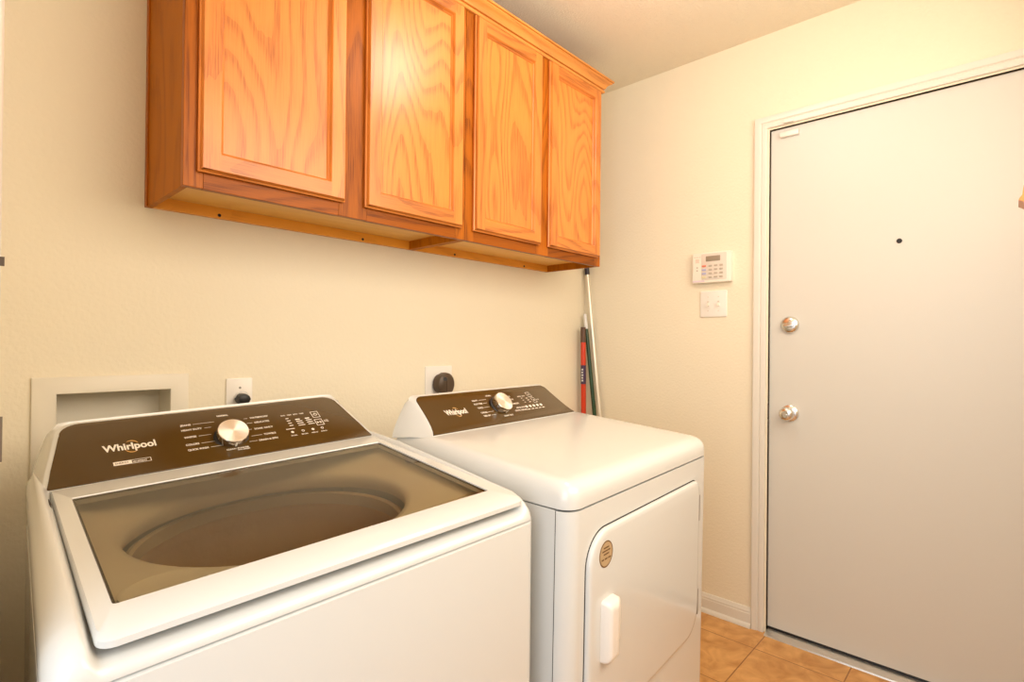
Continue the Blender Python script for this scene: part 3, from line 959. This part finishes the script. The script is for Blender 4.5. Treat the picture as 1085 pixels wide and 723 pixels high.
    mb.build('console', M['white'], e, 50)
    mb = MB(off).prism(con.outline(0), con.at, -0.0004, 0.0014, 0.0010)
    pnl = tag(mb.build('control_panel', M['panel'], e, 30), 'bronze brown glossy control panel')
    h = 0.0017
    mw, mg = MB(off), MB(off)
    X = lambda v: v + 0.350
    logo(con, mw, mg, X(-0.5816), X(-0.4912), 0.0805, 0.0200, h)
    mw.build('logo', M['print'], pnl, 0)
    mg.build('logo_swoosh', M['gold'], pnl, 0)
    def T(s, xa, xb, u, c=0.0056):
        text_bm(mp, s, X(xa), X(xb), u - 0.0004, c, con.at, 0.030, h)
    names = [('JEANS', -0.4374, -0.4159, 0.1325), ('HEAVY DUTY', -0.4383, -0.3975, 0.1148), ('WHITES', -0.4383, -0.4145, 0.0892),
             ('COLORS', -0.4404, -0.4147, 0.0640), ('QUICK WASH', -0.4404, -0.4007, 0.0464),
             ('WATERPROOF', -0.2902, -0.2482, 0.1298), ('DELICATES', -0.2853, -0.2512, 0.1108), ('SOAK ONLY', -0.2927, -0.2501, 0.0870),
             ('TOWELS', -0.2791, -0.2516, 0.0628), ('DRAIN & SPIN', -0.2955, -0.2530, 0.0440), ('NORMAL', -0.3575, -0.3330, 0.1520)]
    lines = [(-0.4119, -0.3680, 0.1349), (-0.3925, -0.3790, 0.1170), (-0.4100, -0.3850, 0.0915), (-0.4105, -0.3800, 0.0662), (-0.3960, -0.3720, 0.0486),
             (-0.3040, -0.2960, 0.1318), (-0.3030, -0.2900, 0.1130), (-0.3060, -0.2985, 0.0895), (-0.3070, -0.2830, 0.0650), (-0.3170, -0.2990, 0.0466), None]
    for (nm_, xa, xb, u), ln in zip(names, lines):
        mp = MB(off)
        T(nm_, xa, xb, u)
        if ln:
            bar(mp, con, X(ln[0]), X(ln[1]), ln[2] - 0.0005, ln[2] + 0.0005, h)
        mp.build('cycle_name', M['print'], pnl, 0)
    mp = MB(off)
    T('CLEAN WASHER', -0.3693, -0.3223, 0.0290, 0.0042); T('WITH AFFRESH', -0.3480, -0.3223, 0.0235, 0.0036)
    mp.build('cycle_name', M['print'], pnl, 0)
    mp = MB(off)
    # button legends on the right
    for k in range(4):
        xx = X(-0.2194) + k * 0.0155
        T('ABCDEFGH'[k] * 0 + ('SOIL', 'TEMP', 'SPIN', 'TIME')[k], xx - 0.350, xx - 0.350 + 0.0115, 0.1235, 0.0036)
    for k in range(4):
        bar(mp, con, X(-0.2120), X(-0.2120) + (0.0090 if k else 0.0075), 0.1100 - k * 0.0095, 0.1128 - k * 0.0095, h)
    for cx_ in (-0.1905, -0.1660):
        for k, (ww, hh) in enumerate(((0.0115, 0.0042), (0.0150, 0.0030), (0.0150, 0.0030), (0.0165, 0.0026))):
            bar(mp, con, X(cx_), X(cx_) + ww, 0.1055 - k * 0.0082 - hh, 0.1055 - k * 0.0082, h)
    frame(mp, con, X(-0.1445), X(-0.1250), 0.1010, 0.1265, 0.0015, h)
    frame(mp, con, X(-0.1465), X(-0.1270), 0.0690, 0.0935, 0.0015, h)
    mp.loft([[con.at(X(-0.1348) + r_ * math.cos(t_), 0.1140 + r_ * math.sin(t_), h) for t_ in [2 * math.pi * k / 20 for k in range(20)]] for r_ in (0.0050, 0.0036)], caps=False)
    bar(mp, con, X(-0.1353), X(-0.1343), 0.1140, 0.1205, h)
    mp.add([con.at(X(-0.1425), 0.0855, h), con.at(X(-0.1425), 0.0765, h), con.at(X(-0.1370), 0.0810, h)], [(0, 1, 2)])
    bar(mp, con, X(-0.1358), X(-0.1344), 0.0768, 0.0852, h); bar(mp, con, X(-0.1332), X(-0.1318), 0.0768, 0.0852, h)
    T('START', -0.1235, -0.1115, 0.0840, 0.0030); T('PAUSE', -0.1235, -0.1115, 0.0795, 0.0030)
    for k, xx in enumerate((-0.2140, -0.1880, -0.1630, -0.1390)):
        r_ = 0.0036
        mp.loft([[con.at(X(xx) + rr_ * math.cos(t_), 0.0575 + rr_ * 1.15 * math.sin(t_), h) for t_ in [2 * math.pi * q / 14 for q in range(14)]] for rr_ in (r_, r_ * (0.05 if k in (0, 2) else 0.6))], caps=False)
        T(('SOIL', 'EXTRA', 'PRESOAK', 'SIGNAL')[k], xx - 0.008, xx + 0.008, 0.0432, 0.0036)
    bar(mp, con, X(-0.2250), X(-0.2040), 0.0690, 0.0715, h)
    mp.build('button_legend', M['print'], pnl, 0)
    mp = MB(off)
    # small badge under the logo
    bar(mp, con, X(-0.5704), X(-0.5415), 0.0356, 0.0466, h)
    frame(mp, con, X(-0.5415), X(-0.5077), 0.0352, 0.0466, 0.0011, h)
    T('HIGH EFFICIENCY', -0.5390, -0.5150, 0.0385, 0.0042)
    mp.build('badge', M['print'], pnl, 0)
    mk = MB(off)
    text_bm(mk, 'ENERGY', X(-0.5675), X(-0.5450), 0.0390, 0.0046, con.at, 0.01, h + 0.0003)
    mk.build('badge_lettering', M['panel'], pnl, 0)
    dial(con, off, e, X(-0.3490), 0.0700, 0.0325, 0.0012)
    # seam notch beside the lid hinge
    MB(off).box(-0.6775, -0.6720, 0.46, 0.50, 0.082, 0.0895, 0.001).build('lid_hinge', M['shadowgap'], lid)
    return e


washer()


# ------------------------------------------------------------------ dryer
def dryer():
    a_, b_, c_ = math.radians(3.5913), math.radians(0.6967), math.radians(-0.0967)
    Rm = Matrix.Rotation(a_, 3, 'Z') @ Matrix.Rotation(b_, 3, 'X') @ Matrix.Rotation(c_, 3, 'Y')
    O = Vector((-1.4911, -1.0367, 0.8466))
    base = O + Rm @ Vector((0.3685, 0.30, -0.84))
    off = Rm.inverted() @ (Vector((base.x, base.y, 0)) - O)
    e = empty('clothes_dryer', (base.x, base.y, 0), 'white front loading dryer with bronze console beside the washer', 'dryer')
    e.rotation_euler = Rm.to_euler('XYZ')
    X1, YB = 0.737, 0.565
    # cabinet sides and back, then the wrapped front panel with the seam between
    tap = lambda x, y: x + 0.024 * max(0.0, y - 0.08) / 0.485 * max(0.0, 1 - x / 0.15)      # the left side draws in towards the back
    mb = MB(off)
    out = rrect(0, X1, 0.0375, YB, (0.0, 0.0, 0.01, 0.01), 4)
    out = [(0.0, 0.0375), (0.0, 0.08)] [:0] + out
    mb.loft([[Vector((tap(a, b), b, z)) for a, b in out] for z in (-0.80, -0.003)])
    mb.build('cabinet', M['white'], e)
    fr_ = [(0.0, 0.0355), (X1, 0.0355)]
    rad = 0.034
    pts = [(0.0, 0.0355)] + [(rad - rad * math.cos(math.radians(t)), rad - rad * math.sin(math.radians(t))) for t in range(0, 91, 9)] + [(X1 - rad + rad * math.sin(math.radians(t)), rad - rad * math.cos(math.radians(t))) for t in range(0, 91, 9)] + [(X1, 0.0355)]
    mb = MB(off).loft([[Vector((a, b, z)) for a, b in pts] for z in (-0.80, -0.004)])
    mb.build('front_panel', M['white'], e)
    MB(off).box(0.028, X1 - 0.004, 0.030, YB - 0.02, -0.0045, 0.004).build('seam_shade', M['shadowgap'], e)  # dark filler painting the shade inside the top seam
    MB(off).box(0.0008, X1 - 0.0008, 0.0352, 0.0378, -0.795, -0.006).build('side_seam_shade', M['shadowgap'], e)  # dark filler painting the shade inside the side seam
    for fx in (0.06, X1 - 0.06):
        for fy in (0.06, YB - 0.06):
            wz = O.z + (Rm @ Vector((fx, fy, 0))).z
            L_ = wz - 0.799
            MB(off).lathe([(0, 0), (0.012, 0), (0.012, L_ - 0.012), (0.022, L_ - 0.010), (0.022, L_ - 0.0012), (0, L_ - 0.0012)], (fx, fy, -0.799), (0, 0, -1), 16).build('foot', M['black'], e)
    # top
    prof = [(0, 0.0165), (0.0015, 0.0275), (0.0055, 0.0365), (0.0125, 0.0440), (0.0225, 0.0495), (0.034, 0.0525), (0.05, 0.0545), (0.15, 0.0620), (0.30, 0.0730), (0.44, 0.0830), (YB, 0.0840)]
    ys = [0, 0.0005, 0.0015, 0.0030, 0.0055, 0.0085, 0.0125, 0.017, 0.0225, 0.028, 0.034, 0.042, 0.05, 0.08, 0.15, 0.22, 0.30, 0.37, 0.44, 0.50, YB]
    ra = 0.036
    dd = [0.0, 0.0006, 0.0022, 0.005, 0.009, 0.0135, 0.019, 0.026, 0.036]
    xs = [-1.0] + dd + [0.10, 0.20, 0.30, 0.3685, 0.44, 0.54, 0.64] + [X1 - v for v in reversed(dd)] + [9.0]
    vs, fs = [], []
    rows = [None, 'edge'] + ys
    nx = len(xs)
    for r_ in rows:
        for x in xs:
            skirt = x < 0 or x > 5
            x = max(0.0, min(X1, x))
            d = min(x, X1 - x)
            yo = ra - math.sqrt(max(0, ra * ra - (ra - d) ** 2)) if d < ra else 0
            if r_ is None:
                vs.append(Vector((x, yo, 0.0))); continue
            if skirt:
                vs.append(Vector((x, (0 if r_ == 'edge' else r_) + yo * max(0, 1 - (0 if r_ == 'edge' else r_) / 0.10), 0.0))); continue
            if r_ == 'edge':
                vs.append(Vector((x, yo, 0.0 if d < 1e-6 else 0.010))); continue
            z = interp(prof, r_)
            k = z - 0.0165
            # roll the side over like the front edge
            s = interp([(0, 0.0), (0.0006, 0.22), (0.0022, 0.42), (0.005, 0.60), (0.009, 0.755), (0.0135, 0.865), (0.019, 0.935), (0.026, 0.98), (0.036, 1.0)], d) if d < ra else 1
            z2 = 0.0165 + (z - 0.0165) * s
            vs.append(Vector((x, r_ + yo * max(0, 1 - r_ / 0.10), z2 if d > 1e-6 else 0.012)))
    for j in range(len(rows) - 1):
        for i in range(nx - 1):
            fs.append((j * nx + i, j * nx + i + 1, (j + 1) * nx + i + 1, (j + 1) * nx + i))
    vs = [Vector((tap(p.x, p.y), p.y, p.z)) for p in vs]
    MB(off).add(vs, fs).build('top_panel', M['white'], e, 60)
    # console
    W_ = [(0.3230, 0), (0.3150, 0.013), (0.3090, 0.03), (0.3045, 0.048), (0.2995, 0.075), (0.2955, 0.105), (0.2935, 0.120)]
    con = Console(0.3685, 0.4416, 0.0850, 0.1153, 0.0845, W_, 0.1429, 0.026)
    o1, o0 = con.outline(0.003), con.outline(0.0060)
    front = [con.at(a, b - (0.003 if b < 0.002 else 0), -0.0006) for a, b in o1]
    mid = [con.at(a, b - (0.004 if b < 0.01 else 0), -0.0040) for a, b in o0]
    back = []
    for a, b in o0:
        t = max(0.0, min(1.0, b / 0.147))
        half_ = 0.3675 - 0.073 * t ** 1.25 - (0.022 if a < 0 else 0) * (1 - t)
        aa = half_ * (1 if a > 0 else -1) if abs(a) > 0.25 and b < 0.132 else a
        back.append(Vector((con.o.x + aa, YB + 0.012, 0.064 + 0.1035 * t)))
    mid2 = [m_.lerp(b2, 0.5) + Vector(((0.006 if m_.x > con.o.x else -0.006), 0, 0.004)) for m_, b2 in zip(mid, back)]
    MB(off).loft([front, mid, mid2, back]).build('console', M['white'], e, 50)
    pnl = tag(MB(off).prism(con.outline(0), con.at, -0.0004, 0.0014, 0.0010).build('control_panel', M['panel'], e, 30), 'bronze brown glossy control panel')
    h = 0.0017
    X = lambda v: v - 0.3685
    mw, mg = MB(off), MB(off)
    logo(con, mw, mg, X(0.1375), X(0.2185), 0.0600, 0.0190, h)
    mw.build('logo', M['print'], pnl, 0); mg.build('logo_swoosh', M['gold'], pnl, 0)
    def T(s, xa, xb, u, c=0.0054):
        text_bm(mp, s, X(xa), X(xb), u - 0.0004, c, con.at, 0.030, h)
    names = [('HEAVY', 0.2688, 0.2930, 0.1005), ('BULKY ITEMS', 0.2658, 0.3010, 0.0862), ('TOWELS', 0.2678, 0.2900, 0.0695), ('CASUAL', 0.2649, 0.2930, 0.0500), ('TIMED DRY', 0.2648, 0.2950, 0.0360),
             ('NORMAL', 0.3400, 0.3640, 0.1150), ('DELICATES', 0.4185, 0.4430, 0.1022), ('QUICK DRY', 0.4216, 0.4480, 0.0885), ('SANITIZE', 0.4169, 0.4560, 0.0690),
             ('WRINKLE SHIELD', 0.4265, 0.4700, 0.0505), ('STATIC REDUCE', 0.4100, 0.4700, 0.0390), ('DAMP DRY', 0.3450, 0.3880, 0.0255)]
    lines = [(0.296, 0.330, 0.1028), (0.304, 0.322, 0.0885), (0.293, 0.318, 0.0718), (0.296, 0.320, 0.0523), (0.298, 0.318, 0.0383)] + [None] * 7
    for (nm_, xa, xb, u), ln in zip(names, lines):
        mp = MB(off)
        T(nm_, xa, xb, u)
        if ln:
            bar(mp, con, X(ln[0]), X(ln[1]), ln[2] - 0.0005, ln[2] + 0.0005, h)
        mp.build('cycle_name', M['print'], pnl, 0)
    mp = MB(off)
    T('SENSOR', 0.4760, 0.4960, 0.0985, 0.0036); T('DRY', 0.4990, 0.5150, 0.0985, 0.0036)
    for k in range(3):
        bar(mp, con, X(0.4860), X(0.4935), 0.0900 - k * 0.0095, 0.0918 - k * 0.0095, h)
        bar(mp, con, X(0.5090), X(0.5190), 0.0875 - k * 0.0090, 0.0900 - k * 0.0090, h)
    frame(mp, con, X(0.5290), X(0.5480), 0.0925, 0.1150, 0.0014, h)
    frame(mp, con, X(0.5310), X(0.5500), 0.0650, 0.0875, 0.0014, h)
    bar(mp, con, X(0.5365), X(0.5405), 0.1015, 0.1060, h); bar(mp, con, X(0.5385), X(0.5425), 0.0735, 0.0790, h)
    T('START', 0.5530, 0.5680, 0.0760, 0.0032)
    for k in range(5):
        bar(mp, con, X(0.4720 + k * 0.019), X(0.4720 + k * 0.019) + 0.011, 0.0480, 0.0570, h)
        bar(mp, con, X(0.4720 + k * 0.019), X(0.4720 + k * 0.019) + 0.013, 0.0385, 0.0415, h)
    mp.build('button_legend', M['print'], pnl, 0)
    dial(con, off, e, X(0.3600), 0.0700, 0.0315, 0.0012)
    # door, over a dark sheet that paints the shade of its gap, with handle, badge and hinges
    dx0, dx1, dz0, dz1 = 0.0560, 0.6500, -0.486, -0.0590
    out = rrect(dx0, dx1, dz0, dz1, (0.07, 0.075, 0.030, 0.072), 10)
    gap = rrect(dx0 - 0.0022, dx1 + 0.0022, dz0 - 0.0022, dz1 + 0.0026, (0.072, 0.077, 0.032, 0.074), 10)
    F = lambda a, b, h_: Vector((a, -h_, b))
    MB(off).prism(gap, F, -0.001, 0.0009).build('door_gap_shade', M['shadowgap'], e)
    mb = MB(off)
    def inset(o, d):
        n = len(o); cx_ = (dx0 + dx1) / 2; cz_ = (dz0 + dz1) / 2
        return [(cx_ + (a - cx_) * (1 - d / ((dx1 - dx0) / 2)), cz_ + (b - cz_) * (1 - d / ((dz1 - dz0) / 2))) for a, b in o]
    mb.loft([[F(a, b, h_) for a, b in o] for o, h_ in ((out, 0.0008), (out, 0.0065), (inset(out, 0.0012), 0.0092), (inset(out, 0.004), 0.0110), (inset(out, 0.012), 0.0120))])
    dr = mb.build('door', M['white'], e, 40)
    # handle: upright bar standing out beside a shallow finger scoop
    hx0, hx1, hz0, hz1 = 0.1000, 0.1540, -0.332, -0.203
    mb = MB(off)
    ho = rrect(hx0, hx1, hz0, hz1, 0.008, 5)
    def hin(d0, d1, dz_):
        return rrect(hx0 + d0, hx1 - d1, hz0 + dz_, hz1 - dz_, 0.007, 5)
    mb.loft([[F(a, b, h_) for a, b in o] for o, h_ in ((ho, 0.0118), (hin(0.001, 0.001, 0.001), 0.0200), (hin(0.003, 0.004, 0.004), 0.0285), (hin(0.007, 0.016, 0.012), 0.0345), (hin(0.012, 0.024, 0.018), 0.0352))])
    mb.build('handle', M['plastic'], dr, 50)
    mb = MB(off)
    so = rrect(0.150, 0.1830, -0.322, -0.215, (0.008, 0.02, 0.02, 0.008), 6)
    mb.prism(so, F, 0.0118, 0.0142, 0.0020)
    mb.build('handle_scoop', M['plastic'], dr, 50)
    bx, bz2 = 0.1165, -0.1100
    st_ = MB(off).lathe([(0, 0.0119), (0.0275, 0.0119), (0.0275, 0.0124), (0, 0.0124)], (bx, 0, bz2), (0, -1, 0), 40).build('round_sticker', M['sticker'], dr)
    mb = MB(off)
    mb.loft([[F(bx + r_ * math.cos(t_), bz2 + r_ * math.sin(t_), 0.0127) for t_ in [2 * math.pi * k / 40 for k in range(40)]] for r_ in (0.0274, 0.0250)], caps=False)
    for x0_, x1_, z_, t_ in ((-0.011, 0.011, 0.0135, 0.0032), (-0.0165, 0.0165, 0.0070, 0.0030), (-0.0110, 0.0115, 0.0002, 0.0030), (-0.0185, -0.0095, -0.0095, 0.0034), (-0.0060, 0.0050, -0.0095, 0.0034), (0.0080, 0.0190, -0.0095, 0.0034)):
        mb.add([F(bx + x0_, bz2 + z_ - t_ / 2, 0.0127), F(bx + x1_, bz2 + z_ - t_ / 2, 0.0127), F(bx + x1_, bz2 + z_ + t_ / 2, 0.0127), F(bx + x0_, bz2 + z_ + t_ / 2, 0.0127)], [(0, 1, 2, 3)])
    mb.build('sticker_print', M['stickerink'], st_, 0)
    for z0_, z1_ in ((-0.178, -0.104), (-0.4445, -0.372)):
        MB(off).box(0.6535, 0.6600, -0.0085, -0.0005, z0_, z1_, 0.0012, 1).build('hinge', M['grey'], e)
    return e


dryer()

# ------------------------------------------------------------------ poles leaning in the corner
def pole(name, label, p_top, p_bot, pieces, cat='pole'):
    """pieces: (from, to, radius0, radius1, part name, material) as heights in metres along z"""
    e = empty(name, (p_bot[0], p_bot[1], 0), label, cat)
    a, b = Vector(p_top), Vector(p_bot)
    at = lambda z: b + (a - b) * ((z - b.z) / (a.z - b.z))
    out = []
    for z0, z1, r0, r1, nm, mt in pieces:
        pts = [at(z0 + (z1 - z0) * k / 4) for k in range(5)]
        rs = [r0 + (r1 - r0) * k / 4 for k in range(5)]
        pts = [pts[0]] + pts + [pts[-1] + (a - b).normalized() * 0.0008]
        rs = [r0 * 0.85] + rs + [r1 * 0.8]
        pts[0] = pts[1] - (a - b).normalized() * 0.0006
        out.append(MB((p_bot[0], p_bot[1], 0)).tube(pts, rs, 16).build(nm, M[mt], e))
    return e, out, at


pole('mop_pole', 'pale metal pole with a black cap, tallest in the corner', (-0.024, -0.0300, 1.570), (-0.024, -0.2170, 0.0025),
     [(0.0025, 1.530, 0.0092, 0.0092, 'shaft', 'polewhite'), (1.5306, 1.569, 0.0135, 0.0125, 'end_cap', 'cap')])
pole('broom_pole', 'green pole with a white tip leaning in the corner', (-0.038, -0.0320, 1.3260), (-0.034, -0.1980, 0.0025),
     [(0.0025, 1.2480, 0.0112, 0.0092, 'shaft', 'green'), (1.2486, 1.3250, 0.0105, 0.0085, 'tip', 'tipwhite')])
e, parts, at = pole('handle_pole', 'short red pole with dark grip and printed label in the corner', (-0.0700, -0.0450, 1.2570), (-0.0420, -0.0450, 0.0025),
     [(0.0025, 0.9660, 0.0132, 0.0132, 'shaft', 'red'), (0.9664, 1.0620, 0.0135, 0.0135, 'label_band', 'label'), (1.0624, 1.1790, 0.0132, 0.0132, 'upper_shaft', 'red'), (1.1794, 1.2560, 0.0138, 0.0125, 'grip', 'redcap')])
mb = MB((-0.0420, -0.0450, 0))
c = at(1.013)
vdir = (Vector((CAM.x, CAM.y, 0)) - Vector((c.x, c.y, 0))).normalized()
tdir = Vector((-vdir.y, vdir.x, 0))
for k, zc in enumerate((0.984, 0.998, 1.012, 1.026, 1.040)):
    pc = at(zc)
    for s0, s1 in ((0.15, 0.75),) if k % 2 else ((0.05, 0.45), (0.55, 0.85)):
        vs = []
        for t_ in range(5):
            an = s0 + (s1 - s0) * t_ / 4
            dirv = vdir * math.cos(an) - tdir * math.sin(an)
            for zz in (-0.0042, 0.0042):
                vs.append(pc + dirv * 0.0139 + Vector((0, 0, zz)))
        mb.add(vs, [(2 * i, 2 * i + 2, 2 * i + 3, 2 * i + 1) for i in range(4)])
mb.build('label_print', M['tipwhite'], parts[1], 0)

# ------------------------------------------------------------------ alarm keypad and light switch on the right wall
kp = empty('alarm_keypad', (0, -0.689, 1.442), 'cream alarm keypad with small screen above the light switch', 'keypad')
off = (0, -0.689, 1.442)
K0, K1, KZ0, KZ1 = -0.7745, -0.6035, 1.4440, 1.5770
WF = lambda a, b, h: Vector((-h, a, b))
MB(off).prism(rrect(K0, K1, KZ0, KZ1, 0.006, 4), WF, 0.0005, 0.026, 0.004).build('housing', M['ivory'], kp)
MB(off).prism(rrect(K0 + 0.0180, K1 - 0.0430, KZ0 + 0.0120, KZ1 - 0.006, 0.004, 4), WF, 0.0258, 0.0272, 0.0008).build('key_area', M['keyface'], kp)
ks = lambda f: K1 - f * (K1 - K0)        # fraction of the width from the left as seen
lcd = MB(off).prism(rrect(ks(0.735), ks(0.365), KZ0 + 0.0930, KZ0 + 0.1160, 0.002, 3), WF, 0.0270, 0.0285, 0.0008).build('screen', M['lcd'], kp)
for r_ in range(4):
    for c_ in range(4):
        f0 = (0.265, 0.440, 0.580, 0.720)[c_]
        ww = 0.110 if c_ == 0 else 0.090
        mt = ('keyred', 'keyblue', 'keyblue', 'keyyel')[r_] if c_ == 0 else 'key'
        zc = KZ0 + 0.0735 - r_ * 0.0165
        MB(off).prism(rrect(ks(f0 + ww), ks(f0), zc - 0.0040, zc + 0.0040, 0.002, 3), WF, 0.0270, 0.0295, 0.001).build('key', M[mt], kp)
mb = MB(off)
text_bm(mb, 'Honeywell', 0, 0.0300, KZ0 + 0.1130, 0.0052, lambda a, b, h: Vector((-0.0263, ks(0.045) - a, b)), 0.0)
for k in range(4):
    mb.box(-0.0265, -0.0258, ks(0.19), ks(0.085), KZ0 + 0.0905 + k * 0.0045, KZ0 + 0.0920 + k * 0.0045)
mb.build('maker_print', M['pinkprint'], kp, 0)
mb = MB(off)
for zz in (0.066, 0.053):
    mb.box(-0.0268, -0.0256, ks(0.155), ks(0.115), KZ0 + zz, KZ0 + zz + 0.0055)
mb.build('status_light', M['key'], kp)
MB(off).box(-0.0266, -0.0255, ks(0.33), ks(0.02), KZ0 + 0.0050, KZ0 + 0.0120).build('lower_label', M['lilac'], kp)

sw = empty('light_switch', (0, -0.6915, 1.2945), 'white double toggle light switch plate below the keypad', 'switch')
off = (0, -0.6915, 1.2945)
S0, S1, SZ0, SZ1 = -0.7500, -0.6330, 1.2945, 1.4100
MB(off).prism(rrect(S0, S1, SZ0, SZ1, 0.004, 3), WF, 0.0004, 0.0065, 0.003).build('cover_plate', M['plastic'], sw)
for yy in (-0.6685, -0.7145):
    MB(off).box(-0.0076, -0.0060, yy - 0.0052, yy + 0.0052, 1.3410, 1.3650, 0.0006, 1).build('toggle_slot', M['keyface'], sw)
    mb = MB(off).loft([[Vector((x_, yy + s_ * w_, z_ + t_ * hh)) for s_, t_ in ((-1, -1), (1, -1), (1, 1), (-1, 1))] for x_, w_, z_, hh in ((-0.0070, 0.0042, 1.3520, 0.0060), (-0.0150, 0.0036, 1.3470, 0.0045), (-0.0185, 0.0034, 1.3450, 0.0038))])
    mb.build('toggle', M['ivory'], sw)
    for zz in (1.3220, 1.3830):
        MB(off).lathe([(0, 0), (0.0030, 0), (0.0026, 0.0010), (0, 0.0012)], (-0.0062, yy, zz), (-1, 0, 0), 10).build('screw', M['keyface'], sw)

# ------------------------------------------------------------------ wooden shelf end seen at the right edge
sh = empty('wall_shelf', (-0.575, YF, 1.51), 'orange wooden shelf end with moulded lip at the right edge', 'shelf')
off = (-0.575, YF, 1.51)
prof = [(-1.6706, 1.5075), (-1.6606, 1.5142), (-1.6625, 1.5190), (-1.6668, 1.5250), (-1.6676, 1.5330), (-1.6690, 1.5450), (-1.6720, 1.5560), (-1.6800, 1.5650), (YF + 0.0005, 1.5650), (YF + 0.0005, 1.5075)]
MB(off).loft([[Vector((x, y, z)) for y, z in prof] for x in (-0.62, -0.53)]).build('board', M['oakh'], sh)
MB(off).loft([[Vector((x, y, z)) for y, z in ((YF + 0.0005, 1.34), (YF + 0.025, 1.35), (YF + 0.05, 1.42), (YF + 0.13, 1.48), (YF + 0.24, 1.5070), (YF + 0.0005, 1.5070))] for x in (-0.59, -0.56)]).build('bracket', M['oakframe'], sh)
